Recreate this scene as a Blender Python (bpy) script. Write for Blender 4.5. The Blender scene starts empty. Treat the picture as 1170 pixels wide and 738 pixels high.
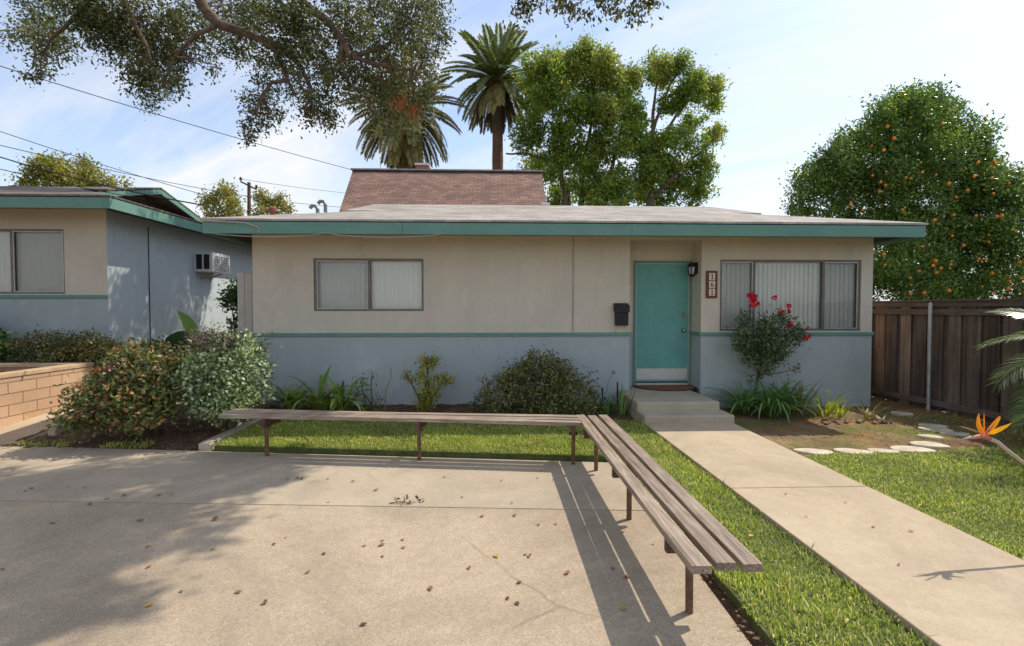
import bpy, math, random
import numpy as np
from mathutils import Vector, Matrix

random.seed(7)
rng = np.random.default_rng(11)
S = bpy.context.scene
COL = S.collection
rad = math.radians

# ------------------------------------------------------------------ camera
H = 1.65
FPX, YAW, PIT = 552.0, rad(2.07), rad(1.57)
cd = bpy.data.cameras.new('camera')
cam = bpy.data.objects.new('camera', cd)
COL.objects.link(cam)
cam.location = (0, 0, H)
cam.rotation_euler = (math.pi/2 - PIT, 0, -YAW)
cd.sensor_fit = 'HORIZONTAL'
cd.sensor_width = 36.0
cd.lens = 36.0*FPX/1170.0
cd.clip_start, cd.clip_end = 0.05, 3000
S.camera = cam

# ------------------------------------------------------------------ sky and sun
SUN = Vector((0.73, 0.385, 1.0)).normalized()        # towards the sun
EL = math.asin(SUN.z)
AZ = math.atan2(SUN.x, SUN.y)
w = bpy.data.worlds.new('World')
S.world = w
w.use_nodes = True
wn, wl = w.node_tree.nodes, w.node_tree.links
bg = wn['Background']
bg.inputs[1].default_value = 0.15
sky = wn.new('ShaderNodeTexSky')
sky.sky_type = 'NISHITA'
sky.sun_disc = False
sky.sun_elevation = EL
sky.sun_rotation = AZ
sky.air_density = 1.0
sky.dust_density = 1.0
sky.ozone_density = 2.5
tc = wn.new('ShaderNodeTexCoord')
sep = wn.new('ShaderNodeSeparateXYZ')
wl.new(tc.outputs['Generated'], sep.inputs[0])
def wmath(op, a, b=None):
    n = wn.new('ShaderNodeMath'); n.operation = op
    for i, v in enumerate((a, b)):
        if v is None: continue
        if isinstance(v, (int, float)): n.inputs[i].default_value = v
        else: wl.new(v, n.inputs[i])
    return n.outputs[0]
zc = wmath('ADD', wmath('MAXIMUM', sep.outputs[2], 0.0), 0.16)
cx = wmath('DIVIDE', sep.outputs[0], zc)
cy = wmath('DIVIDE', sep.outputs[1], zc)
comb = wn.new('ShaderNodeCombineXYZ')
wl.new(cx, comb.inputs[0]); wl.new(cy, comb.inputs[1])
mp = wn.new('ShaderNodeMapping')
mp.vector_type = 'TEXTURE'
mp.inputs['Rotation'].default_value = (0, 0, rad(-38))
mp.inputs['Scale'].default_value = (2.6, 0.72, 1)
mp.inputs['Location'].default_value = (0.35, 0.9, 0)
wl.new(comb.outputs[0], mp.inputs[0])
nz = wn.new('ShaderNodeTexNoise')
nz.inputs['Scale'].default_value = 1.25
nz.inputs['Detail'].default_value = 7
nz.inputs['Roughness'].default_value = 0.55
nz.inputs['Distortion'].default_value = 0.6
wl.new(mp.outputs[0], nz.inputs[0])
cr = wn.new('ShaderNodeValToRGB')
cr.color_ramp.elements[0].position = 0.42; cr.color_ramp.elements[0].color = (0.16, 0.12, 0.12, 1)
cr.color_ramp.elements[1].position = 0.70; cr.color_ramp.elements[1].color = (0.95, 0.95, 0.95, 1)
wl.new(nz.outputs[0], cr.inputs[0])
# thin haze of cloud thickens towards the horizon
hz = wmath('SUBTRACT', 1.0, wmath('MULTIPLY', wmath('MAXIMUM', sep.outputs[2], 0.0), 2.6))
hz = wmath('MULTIPLY', wmath('MAXIMUM', hz, 0.0), 0.42)
cf = wmath('MINIMUM', wmath('ADD', cr.outputs[0], hz), 0.96)
mx = wn.new('ShaderNodeMix'); mx.data_type = 'RGBA'
wl.new(cf, mx.inputs[0])
wl.new(sky.outputs[0], mx.inputs[6])
mx.inputs[7].default_value = (4.45, 4.45, 4.5, 1)
wl.new(mx.outputs[2], bg.inputs[0])

sd = bpy.data.lights.new('sun', 'SUN')
sd.energy = 3.0
sd.angle = rad(0.55)
sd.color = (1.0, 0.92, 0.79)
sun = bpy.data.objects.new('sun', sd)
COL.objects.link(sun)
sun.location = (20, 10, 30)
sun.rotation_euler = (-SUN).to_track_quat('-Z', 'Y').to_euler()
S.view_settings.view_transform = 'Standard'
S.view_settings.look = 'None'
S.view_settings.gamma = 1.0
S.view_settings.exposure = 0.60

# ------------------------------------------------------------------ measured points of the place
_fh = Vector((math.sin(YAW), math.cos(YAW), 0)); _R = Vector((math.cos(YAW), -math.sin(YAW), 0))
_F = _fh*math.cos(PIT) - Vector((0, 0, math.sin(PIT))); _U = _fh*math.sin(PIT) + Vector((0, 0, math.cos(PIT)))
def _ray(x, y): return _F + _R*((x-585)/FPX) + _U*((369-y)/FPX)
def G(x, y, z=0.0):
    d = _ray(x, y); return Vector((0, 0, H)) + d*((z-H)/d.z)
def D(x, y, Y):
    d = _ray(x, y); return Vector((0, 0, H)) + d*(Y/d.y)

# ------------------------------------------------------------------ materials
MATS = {}
def nt(m): return m.node_tree.nodes, m.node_tree.links
def base(name, rough=0.8, spec=0.3, metal=0.0):
    m = bpy.data.materials.new(name); m.use_nodes = True
    b = m.node_tree.nodes['Principled BSDF']
    b.inputs['Roughness'].default_value = rough
    b.inputs['Specular IOR Level'].default_value = spec
    b.inputs['Metallic'].default_value = metal
    MATS[name] = m
    return m, b
def ramp(n, stops):
    r = n.new('ShaderNodeValToRGB')
    e = r.color_ramp.elements
    while len(e) < len(stops): e.new(0.5)
    for k, (p, c) in zip(e, stops):
        k.position = p; k.color = (c[0], c[1], c[2], 1)
    return r
def noise(n, l, vec, scale, detail=6, rough=0.6, dist=0.0):
    t = n.new('ShaderNodeTexNoise')
    t.inputs['Scale'].default_value = scale; t.inputs['Detail'].default_value = detail
    t.inputs['Roughness'].default_value = rough; t.inputs['Distortion'].default_value = dist
    if vec: l.new(vec, t.inputs[0])
    return t
def coords(n, l, stretch=(1, 1, 1), rot=0.0, kind='Object'):
    t = n.new('ShaderNodeTexCoord'); p = n.new('ShaderNodeMapping')
    p.inputs['Scale'].default_value = stretch; p.inputs['Rotation'].default_value = (0, 0, rot)
    l.new(t.outputs[kind], p.inputs[0])
    return p.outputs[0]
def mixc(n, l, mode, fac, a, b):
    x = n.new('ShaderNodeMix'); x.data_type = 'RGBA'; x.blend_type = mode
    for s, v in ((0, fac), (6, a), (7, b)):
        if hasattr(v, 'links'): l.new(v, x.inputs[s])
        elif isinstance(v, (int, float)): x.inputs[s].default_value = v
        else: x.inputs[s].default_value = (v[0], v[1], v[2], 1)
    return x.outputs[2]
def bumpn(n, l, b, h, strength=0.3, dist=0.01):
    k = n.new('ShaderNodeBump'); k.inputs['Strength'].default_value = strength; k.inputs['Distance'].default_value = dist
    l.new(h, k.inputs['Height']); l.new(k.outputs[0], b.inputs['Normal'])

def mat(name, c1, c2, scale=3.0, rough=0.8, bump=0.0, bscale=60.0, bdist=0.01, stretch=(1, 1, 1), rot=0.0,
        spec=0.3, fine=0.0, fscale=120.0, metal=0.0, lo=0.35, hi=0.65, per_obj=0.0):
    m, b = base(name, rough, spec, metal)
    n, l = nt(m)
    v = coords(n, l, stretch, rot)
    t = noise(n, l, v, scale)
    r = ramp(n, [(lo, c1), (hi, c2)])
    l.new(t.outputs[0], r.inputs[0])
    out = r.outputs[0]
    if fine > 0:
        t2 = noise(n, l, v, fscale, 3, 0.7)
        r2 = ramp(n, [(0.3, (1-fine,)*3), (0.7, (1+fine,)*3)])
        l.new(t2.outputs[0], r2.inputs[0])
        out = mixc(n, l, 'MULTIPLY', 1.0, out, r2.outputs[0])
    if per_obj > 0:
        oi = n.new('ShaderNodeObjectInfo')
        r3 = ramp(n, [(0, (1-per_obj,)*3), (1, (1+per_obj,)*3)])
        l.new(oi.outputs['Random'], r3.inputs[0])
        out = mixc(n, l, 'MULTIPLY', 1.0, out, r3.outputs[0])
    l.new(out, b.inputs['Base Color'])
    if bump > 0:
        t3 = noise(n, l, v, bscale, 5, 0.6)
        bumpn(n, l, b, t3.outputs[0], bump, bdist)
    return m

def leafmat(name, stops, trans=0.35, rough=0.45, spec=0.35, clump=0.0, cscale=1.2):
    m, b = base(name, rough, spec)
    n, l = nt(m)
    g = n.new('ShaderNodeNewGeometry')
    r = ramp(n, stops)
    l.new(g.outputs['Random Per Island'], r.inputs[0])
    out = r.outputs[0]
    if clump > 0:
        t = noise(n, l, coords(n, l), cscale, 3)
        r2 = ramp(n, [(0.35, (1-clump, 1-clump, 1-clump*0.8)), (0.65, (1+clump, 1+clump, 1-clump*0.3))])
        l.new(t.outputs[0], r2.inputs[0])
        out = mixc(n, l, 'MULTIPLY', 1.0, out, r2.outputs[0])
    l.new(out, b.inputs['Base Color'])
    if trans > 0:
        tr = n.new('ShaderNodeBsdfTranslucent')
        hs = n.new('ShaderNodeHueSaturation'); hs.inputs['Saturation'].default_value = 1.1; hs.inputs['Value'].default_value = 1.5
        l.new(out, hs.inputs['Color']); l.new(hs.outputs[0], tr.inputs[0])
        ms = n.new('ShaderNodeMixShader'); ms.inputs[0].default_value = trans
        l.new(b.outputs[0], ms.inputs[1]); l.new(tr.outputs[0], ms.inputs[2])
        l.new(ms.outputs[0], n['Material Output'].inputs[0])
    return m

def concrete_mat(name, c1, c2, speck, speckscale, crack=True, bump=0.25, stain=0.25):
    m, b = base(name, 0.9, 0.2)
    n, l = nt(m)
    v = coords(n, l)
    t = noise(n, l, v, 0.9, 8, 0.62, 0.4)
    r = ramp(n, [(0.3, c1), (0.7, c2)])
    l.new(t.outputs[0], r.inputs[0])
    out = r.outputs[0]
    # blotchy stains and tyre / water wear
    t2 = noise(n, l, v, 0.35, 5, 0.7, 1.2)
    r2 = ramp(n, [(0.38, (1-stain, 1-stain, 1-stain*0.95)), (0.56, (1, 1, 1))])
    l.new(t2.outputs[0], r2.inputs[0]); out = mixc(n, l, 'MULTIPLY', 1.0, out, r2.outputs[0])
    # exposed aggregate
    vo = n.new('ShaderNodeTexVoronoi'); vo.inputs['Scale'].default_value = speckscale
    l.new(v, vo.inputs[0])
    sp = n.new('ShaderNodeSeparateXYZ'); l.new(vo.outputs['Color'], sp.inputs[0])
    r3 = ramp(n, [(0.0, (1-speck,)*3), (0.35, (1-speck*0.2,)*3), (0.75, (1+speck*0.1,)*3), (1.0, (1+speck*0.9,)*3)])
    l.new(sp.outputs[0], r3.inputs[0]); out = mixc(n, l, 'MULTIPLY', 1.0, out, r3.outputs[0])
    t4 = noise(n, l, v, 14, 4, 0.7)
    r4 = ramp(n, [(0.3, (0.93,)*3), (0.7, (1.06,)*3)])
    l.new(t4.outputs[0], r4.inputs[0]); out = mixc(n, l, 'MULTIPLY', 1.0, out, r4.outputs[0])
    if crack:
        wv = noise(n, l, v, 1.6, 5, 0.6)
        ad = n.new('ShaderNodeMix'); ad.data_type = 'VECTOR'; ad.inputs[0].default_value = 0.18
        l.new(v, ad.inputs[4]); l.new(wv.outputs['Color'], ad.inputs[5])
        vc = n.new('ShaderNodeTexVoronoi'); vc.feature = 'DISTANCE_TO_EDGE'; vc.inputs['Scale'].default_value = 0.33
        l.new(ad.outputs[1], vc.inputs[0])
        rc = ramp(n, [(0.0, (0.5, 0.5, 0.5)), (0.0022, (1, 1, 1))])
        l.new(vc.outputs['Distance'], rc.inputs[0]); mk = ramp(n, [(0.50, (0, 0, 0)), (0.60, (0.6, 0.6, 0.6))]); l.new(noise(n, l, v, 0.55, 2).outputs[0], mk.inputs[0]); out = mixc(n, l, 'MULTIPLY', mk.outputs[0], out, rc.outputs[0])
    l.new(out, b.inputs['Base Color'])
    bumpn(n, l, b, sp.outputs[1], bump, 0.002)
    return m

def stucco_mat(name, c1, c2, stain=(1.08, 1.05, 0.98)):
    m, b = base(name, 0.92, 0.15)
    n, l = nt(m)
    v = coords(n, l)
    t = noise(n, l, v, 0.8, 7, 0.6, 0.5)
    r = ramp(n, [(0.3, c1), (0.7, c2)])
    l.new(t.outputs[0], r.inputs[0]); out = r.outputs[0]
    t2 = noise(n, l, coords(n, l, (2.2, 2.2, 0.5)), 1.3, 6, 0.7, 0.3)
    r2 = ramp(n, [(0.28, (0.86, 0.86, 0.87)), (0.42, (0.97, 0.97, 0.97)), (0.55, (1, 1, 1)), (0.70, stain)])
    l.new(t2.outputs[0], r2.inputs[0]); out = mixc(n, l, 'MULTIPLY', 1.0, out, r2.outputs[0])
    t3 = noise(n, l, v, 90, 4, 0.7)
    r3 = ramp(n, [(0.3, (0.90,)*3), (0.7, (1.07,)*3)])
    l.new(t3.outputs[0], r3.inputs[0]); out = mixc(n, l, 'MULTIPLY', 1.0, out, r3.outputs[0])
    # slightly paler blotches scattered by noise
    t5 = noise(n, l, v, 2.6, 3, 0.5, 0.8)
    r5 = ramp(n, [(0.60, (1, 1, 1)), (0.63, (1.05, 1.045, 1.035)), (0.70, (1.07, 1.06, 1.05))])
    l.new(t5.outputs[0], r5.inputs[0]); out = mixc(n, l, 'MULTIPLY', 1.0, out, r5.outputs[0])
    wv = noise(n, l, v, 2.0, 5, 0.6)
    ad = n.new('ShaderNodeMix'); ad.data_type = 'VECTOR'; ad.inputs[0].default_value = 0.12
    l.new(v, ad.inputs[4]); l.new(wv.outputs['Color'], ad.inputs[5])
    vc = n.new('ShaderNodeTexVoronoi'); vc.feature = 'DISTANCE_TO_EDGE'; vc.inputs['Scale'].default_value = 0.55
    l.new(ad.outputs[1], vc.inputs[0])
    rc = ramp(n, [(0.0, (0.62, 0.60, 0.58)), (0.0028, (1, 1, 1))]); l.new(vc.outputs['Distance'], rc.inputs[0])
    mk = ramp(n, [(0.55, (0, 0, 0)), (0.63, (0.35, 0.35, 0.35))]); l.new(noise(n, l, v, 0.7, 2).outputs[0], mk.inputs[0])
    out = mixc(n, l, 'MULTIPLY', mk.outputs[0], out, rc.outputs[0])
    l.new(out, b.inputs['Base Color'])
    t4 = noise(n, l, v, 55, 6, 0.65)
    bumpn(n, l, b, t4.outputs[0], 0.55, 0.006)
    return m

def wood_mat(name, c1, c2, c3, gscale=1.0, rough=0.75, per_obj=0.2, axis=0, spec=0.25):
    m, b = base(name, rough, spec)
    n, l = nt(m)
    st = [22, 22, 22]; st[axis] = 0.9
    v = coords(n, l, tuple(s*gscale for s in st))
    oi = n.new('ShaderNodeObjectInfo')
    va = n.new('ShaderNodeVectorMath'); va.operation = 'ADD'
    sc = n.new('ShaderNodeMath'); sc.operation = 'MULTIPLY'; sc.inputs[1].default_value = 37.0
    l.new(oi.outputs['Random'], sc.inputs[0]); l.new(v, va.inputs[0]); l.new(sc.outputs[0], va.inputs[1])
    t = noise(n, l, va.outputs[0], 3.0, 8, 0.65, 0.8)
    r = ramp(n, [(0.28, c1), (0.5, c2), (0.75, c3)])
    l.new(t.outputs[0], r.inputs[0]); out = r.outputs[0]
    t2 = noise(n, l, coords(n, l, (1, 1, 1)), 2.2, 5, 0.6)
    r2 = ramp(n, [(0.3, (0.72, 0.70, 0.68)), (0.65, (1.1, 1.1, 1.1))])
    l.new(t2.outputs[0], r2.inputs[0]); out = mixc(n, l, 'MULTIPLY', 1.0, out, r2.outputs[0])
    r3 = ramp(n, [(0, (1-per_obj,)*3), (1, (1+per_obj,)*3)])
    l.new(oi.outputs['Random'], r3.inputs[0]); out = mixc(n, l, 'MULTIPLY', 1.0, out, r3.outputs[0])
    l.new(out, b.inputs['Base Color'])
    bumpn(n, l, b, t.outputs[0], 0.5, 0.004)
    return m

def brick_mat(name, ca, cb, mortar, bw, bh, ms, scale=1.0, swap=None, rough=0.9, bump=0.6, bdist=0.01, var=0.25, offset=0.5):
    """brick texture; swap picks which object axes run along and up the courses"""
    m, b = base(name, rough, 0.15)
    n, l = nt(m)
    t = n.new('ShaderNodeTexCoord'); s = n.new('ShaderNodeSeparateXYZ'); c = n.new('ShaderNodeCombineXYZ')
    l.new(t.outputs['Object'], s.inputs[0])
    a, d = swap or (0, 1)
    l.new(s.outputs[a], c.inputs[0]); l.new(s.outputs[d], c.inputs[1])
    k = n.new('ShaderNodeTexBrick')
    k.inputs['Scale'].default_value = scale
    k.inputs['Color1'].default_value = (*ca, 1); k.inputs['Color2'].default_value = (*cb, 1); k.inputs['Mortar'].default_value = (*mortar, 1)
    k.inputs['Mortar Size'].default_value = ms; k.inputs['Brick Width'].default_value = bw; k.inputs['Row Height'].default_value = bh
    k.inputs['Mortar Smooth'].default_value = 0.2; k.offset = offset
    l.new(c.outputs[0], k.inputs[0])
    out = k.outputs[0]
    v = coords(n, l)
    t2 = noise(n, l, v, 1.1, 6, 0.65)
    r2 = ramp(n, [(0.3, (1-var,)*3), (0.7, (1+var*0.7,)*3)])
    l.new(t2.outputs[0], r2.inputs[0]); out = mixc(n, l, 'MULTIPLY', 1.0, out, r2.outputs[0])
    t3 = noise(n, l, v, 40, 4, 0.7)
    r3 = ramp(n, [(0.3, (0.85,)*3), (0.7, (1.12,)*3)])
    l.new(t3.outputs[0], r3.inputs[0]); out = mixc(n, l, 'MULTIPLY', 1.0, out, r3.outputs[0])
    l.new(out, b.inputs['Base Color'])
    inv = n.new('ShaderNodeMath'); inv.operation = 'SUBTRACT'; inv.inputs[0].default_value = 1.0
    l.new(k.outputs['Fac'], inv.inputs[1]); bumpn(n, l, b, inv.outputs[0], bump, bdist)
    return m

def glass_mat():
    m, b = base('window_glass'); n, l = nt(m)
    tr = n.new('ShaderNodeBsdfTransparent'); tr.inputs[0].default_value = (0.96, 0.98, 0.97, 1)
    gl = n.new('ShaderNodeBsdfGlossy'); gl.inputs['Roughness'].default_value = 0.02
    fr = n.new('ShaderNodeFresnel'); fr.inputs[0].default_value = 1.5
    ms = n.new('ShaderNodeMixShader')
    l.new(fr.outputs[0], ms.inputs[0]); l.new(tr.outputs[0], ms.inputs[1]); l.new(gl.outputs[0], ms.inputs[2])
    l.new(ms.outputs[0], n['Material Output'].inputs[0])
    return m
def screen_mat():
    m, b = base('insect_screen', 0.7); n, l = nt(m)
    b.inputs['Base Color'].default_value = (0.05, 0.05, 0.05, 1)
    tr = n.new('ShaderNodeBsdfTransparent')
    ms = n.new('ShaderNodeMixShader'); ms.inputs[0].default_value = 0.17
    l.new(tr.outputs[0], ms.inputs[1]); l.new(b.outputs[0], ms.inputs[2])
    l.new(ms.outputs[0], n['Material Output'].inputs[0])
    return m

M_glass, M_screen = glass_mat(), screen_mat()
M_pad_far = concrete_mat('smooth_concrete', (0.41, 0.333, 0.24), (0.49, 0.405, 0.295), 0.08, 190, True, 0.15, 0.22)
M_pad = concrete_mat('aggregate_concrete', (0.395, 0.312, 0.218), (0.475, 0.38, 0.272), 0.24, 150, True, 0.25, 0.24)
M_path = concrete_mat('path_concrete', (0.475, 0.375, 0.26), (0.56, 0.45, 0.315), 0.10, 170, True, 0.15, 0.2)
M_curb = mat('edging_concrete', (0.40, 0.33, 0.25), (0.52, 0.44, 0.34), 4, 0.9, 0.3, 80, 0.004, fine=0.1)
M_step = mat('step_concrete', (0.38, 0.325, 0.24), (0.46, 0.395, 0.295), 3, 0.9, 0.25, 90, 0.004, fine=0.08)
M_stone = mat('pale_stone', (0.44, 0.37, 0.27), (0.70, 0.61, 0.47), 7, 0.9, 0.3, 50, 0.004, fine=0.08)
M_soil = mat('soil', (0.085, 0.048, 0.030), (0.20, 0.115, 0.07), 7, 0.95, 1.0, 40, 0.03, fine=0.35, fscale=70)
M_soil_red = mat('reddish_soil_base', (0.23, 0.125, 0.055), (0.31, 0.22, 0.125), 1.6, 0.95, 0.8, 45, 0.02, fine=0.3, fscale=80)
def mossy():
    m, b = base('mossy_soil', 0.95, 0.15); n, l = nt(m); v = coords(n, l)
    r = ramp(n, [(0.30, (0.13, 0.085, 0.05)), (0.5, (0.25, 0.165, 0.09)), (0.70, (0.36, 0.26, 0.155))]); l.new(noise(n, l, v, 2.2, 8, 0.65, 0.5).outputs[0], r.inputs[0]); out = r.outputs[0]
    k = ramp(n, [(0.50, (0, 0, 0)), (0.60, (1, 1, 1))]); l.new(noise(n, l, v, 0.9, 7, 0.7, 0.6).outputs[0], k.inputs[0]); out = mixc(n, l, 'MIX', k.outputs[0], out, (0.16, 0.165, 0.045))
    v2 = coords(n, l); k2 = ramp(n, [(0.54, (0, 0, 0)), (0.62, (0.8, 0.8, 0.8))]); l.new(noise(n, l, v2, 1.4, 6, 0.7, 1.5).outputs[0], k2.inputs[0]); out = mixc(n, l, 'MIX', k2.outputs[0], out, (0.36, 0.17, 0.045))
    f = ramp(n, [(0.3, (0.7, 0.7, 0.7)), (0.7, (1.25, 1.25, 1.25))]); t = noise(n, l, v, 80, 4, 0.7); l.new(t.outputs[0], f.inputs[0]); out = mixc(n, l, 'MULTIPLY', 1.0, out, f.outputs[0])
    l.new(out, b.inputs['Base Color']); bumpn(n, l, b, t.outputs[0], 0.8, 0.02)
    return m
M_mossy = mossy()
M_turf = mat('turf_soil', (0.06, 0.085, 0.02), (0.12, 0.13, 0.045), 9, 0.95, 0.8, 60, 0.02, fine=0.3)
M_ground = mat('far_ground', (0.10, 0.10, 0.06), (0.16, 0.14, 0.10), 0.3, 0.95)
M_beige = stucco_mat('beige_stucco', (0.58, 0.512, 0.418), (0.64, 0.57, 0.472))
M_blue = stucco_mat('blue_grey_stucco', (0.365, 0.405, 0.405), (0.415, 0.46, 0.46), (1.03, 1.03, 1.04))
M_blue2 = stucco_mat('pale_blue_stucco', (0.48, 0.535, 0.54), (0.54, 0.595, 0.60), (1.03, 1.03, 1.04))
M_teal = mat('teal_paint', (0.12, 0.245, 0.20), (0.145, 0.28, 0.23), 2.0, 0.55, 0.15, 40, 0.003, fine=0.07, fscale=25)
M_door = mat('door_paint', (0.115, 0.315, 0.285), (0.135, 0.355, 0.32), 2.5, 0.42, 0.08, 60, 0.001, fine=0.05, fscale=9)
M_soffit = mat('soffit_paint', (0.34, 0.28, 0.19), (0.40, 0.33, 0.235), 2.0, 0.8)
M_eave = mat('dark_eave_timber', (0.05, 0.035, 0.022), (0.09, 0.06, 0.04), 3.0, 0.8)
M_roof = brick_mat('pale_shingle', (0.47, 0.425, 0.385), (0.34, 0.305, 0.275), (0.33, 0.295, 0.265), 0.23, 0.14, 0.006, 1.0, (0, 1), 0.95, 0.6, 0.012, 0.30, 0.37)
M_roof2 = brick_mat('grey_brown_shingle', (0.23, 0.195, 0.165), (0.17, 0.145, 0.125), (0.09, 0.08, 0.07), 0.30, 0.14, 0.010, 1.0, (0, 1), 0.95, 0.6, 0.008, 0.25)
M_broof = brick_mat('red_brown_shingle', (0.32, 0.195, 0.15), (0.20, 0.13, 0.105), (0.15, 0.095, 0.078), 0.34, 0.165, 0.012, 1.0, (0, 1), 0.95, 0.9, 0.03, 0.22)
M_brick = brick_mat('chimney_brick', (0.36, 0.10, 0.06), (0.27, 0.075, 0.05), (0.35, 0.28, 0.24), 0.22, 0.075, 0.010, 1.0, (0, 2))
M_block = brick_mat('tan_block', (0.53, 0.335, 0.205), (0.59, 0.39, 0.245), (0.27, 0.19, 0.13), 0.41, 0.155, 0.007, 1.0, (1, 2), 0.9, 0.9, 0.012, 0.15)
M_blockb = brick_mat('brown_block', (0.36, 0.22, 0.13), (0.42, 0.26, 0.16), (0.20, 0.13, 0.09), 0.41, 0.155, 0.007, 1.0, (0, 2), 0.9, 0.9, 0.012, 0.15)
M_cap = mat('block_cap', (0.46, 0.31, 0.19), (0.56, 0.40, 0.25), 5, 0.9, 0.5, 60, 0.004, fine=0.1)
M_plank = wood_mat('weathered_plank', (0.10, 0.065, 0.043), (0.29, 0.22, 0.165), (0.52, 0.43, 0.34), 1.0, 0.6, 0.14, 0, 0.4)
M_beam = wood_mat('brown_beam', (0.07, 0.040, 0.026), (0.13, 0.075, 0.05), (0.18, 0.11, 0.075), 1.0, 0.8, 0.1)
M_leg = mat('rusty_pipe', (0.10, 0.052, 0.030), (0.20, 0.115, 0.070), 25, 0.7, 0.3, 120, 0.002, fine=0.2)
M_fence = wood_mat('dark_fence_board', (0.09, 0.066, 0.052), (0.18, 0.137, 0.11), (0.29, 0.23, 0.19), 0.30, 0.85, 0.1, 2)
n_, l_ = nt(M_fence); g_ = n_.new('ShaderNodeNewGeometry'); r_ = ramp(n_, [(0, (0.42, 0.38, 0.36)), (0.35, (0.8, 0.78, 0.77)), (0.75, (1.15, 1.12, 1.1)), (0.9, (1.5, 1.15, 0.95)), (1, (1.5, 1.5, 1.5))])
l_.new(g_.outputs['Random Per Island'], r_.inputs[0]); b_ = n_['Principled BSDF']; old = b_.inputs['Base Color'].links[0].from_socket
l_.new(mixc(n_, l_, 'MULTIPLY', 1.0, old, r_.outputs[0]), b_.inputs['Base Color'])
M_rail = wood_mat('fence_rail', (0.085, 0.062, 0.050), (0.165, 0.124, 0.10), (0.235, 0.182, 0.15), 0.6, 0.85, 0.15, 1)
M_galv = mat('galvanised_steel', (0.36, 0.36, 0.35), (0.50, 0.50, 0.48), 12, 0.45, metal=0.6)
M_alu = mat('bronze_aluminium', (0.15, 0.13, 0.115), (0.20, 0.175, 0.155), 6, 0.45, metal=0.3)
M_alul = mat('light_aluminium', (0.45, 0.43, 0.39), (0.53, 0.51, 0.47), 6, 0.4, metal=0.3)
M_blind = mat('blind_slat', (0.84, 0.825, 0.775), (0.88, 0.865, 0.82), 1.5, 0.6, per_obj=0.03)
M_black = mat('black_metal', (0.012, 0.011, 0.012), (0.025, 0.022, 0.022), 20, 0.5)
M_lampg = mat('lamp_glass', (0.35, 0.36, 0.36), (0.45, 0.46, 0.46), 8, 0.15)
M_brass = mat('brass', (0.60, 0.43, 0.17), (0.70, 0.52, 0.22), 9, 0.28, metal=1.0)
M_kick = mat('kick_plate', (0.50, 0.485, 0.455), (0.60, 0.585, 0.55), 3, 0.38, metal=0.25)
M_white = mat('white_paint', (0.62, 0.61, 0.57), (0.72, 0.71, 0.67), 4, 0.6)
M_ac = mat('ac_casing', (0.56, 0.56, 0.55), (0.66, 0.66, 0.65), 5, 0.5)
M_grille = mat('grille', (0.20, 0.19, 0.18), (0.27, 0.26, 0.24), 9, 0.6)
M_mat = mat('coir_mat', (0.19, 0.075, 0.03), (0.29, 0.13, 0.06), 25, 0.95, 1.0, 200, 0.01, fine=0.3)
M_rub = mat('black_rubber', (0.02, 0.02, 0.02), (0.04, 0.035, 0.03), 25, 0.8)
M_plaq = mat('red_brown_plaque', (0.13, 0.030, 0.018), (0.20, 0.05, 0.03), 15, 0.5)
M_tile = mat('cream_tile', (0.62, 0.55, 0.38), (0.68, 0.61, 0.44), 20, 0.4)
M_ink = mat('dark_ink', (0.03, 0.025, 0.015), (0.05, 0.04, 0.02), 20, 0.5)
M_gate = mat('pale_gate_paint', (0.45, 0.41, 0.36), (0.52, 0.48, 0.42), 3, 0.8)
M_bark = mat('brown_bark', (0.085, 0.058, 0.042), (0.19, 0.135, 0.10), 9, 0.95, 1.0, 22, 0.04, stretch=(1, 1, 0.4), fine=0.25, fscale=40)
M_oakbark = mat('oak_bark', (0.10, 0.068, 0.048), (0.20, 0.14, 0.10), 6, 0.95, 1.0, 16, 0.04, fine=0.25, fscale=30)
M_palmbark = mat('palm_bark', (0.155, 0.085, 0.055), (0.27, 0.155, 0.10), 4, 0.95, 1.0, 9, 0.08, stretch=(1, 1, 2.4), fine=0.2, fscale=14)
M_stem = mat('green_brown_stem', (0.09, 0.075, 0.035), (0.15, 0.12, 0.06), 20, 0.8)
M_pole = mat('pole_timber', (0.10, 0.062, 0.042), (0.16, 0.105, 0.075), 4, 0.9)
M_wire = mat('wire', (0.02, 0.02, 0.022), (0.035, 0.035, 0.04), 4, 0.6)
M_cable = mat('pale_cable', (0.36, 0.32, 0.26), (0.45, 0.40, 0.33), 4, 0.6)
M_orange = mat('orange_peel', (0.72, 0.17, 0.012), (0.80, 0.24, 0.02), 6, 0.45, 0.15, 160, 0.002, per_obj=0.12)
M_rose = leafmat('rose_petal', [(0, (0.60, 0.015, 0.035)), (0.6, (0.75, 0.03, 0.06)), (1, (0.80, 0.10, 0.12))], 0.3, 0.5)
M_cowl = mat('rusty_cowl', (0.22, 0.09, 0.055), (0.30, 0.13, 0.08), 9, 0.7)
M_grey = mat('grey_vent_metal', (0.20, 0.20, 0.20), (0.28, 0.28, 0.27), 9, 0.5, metal=0.4)

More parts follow.
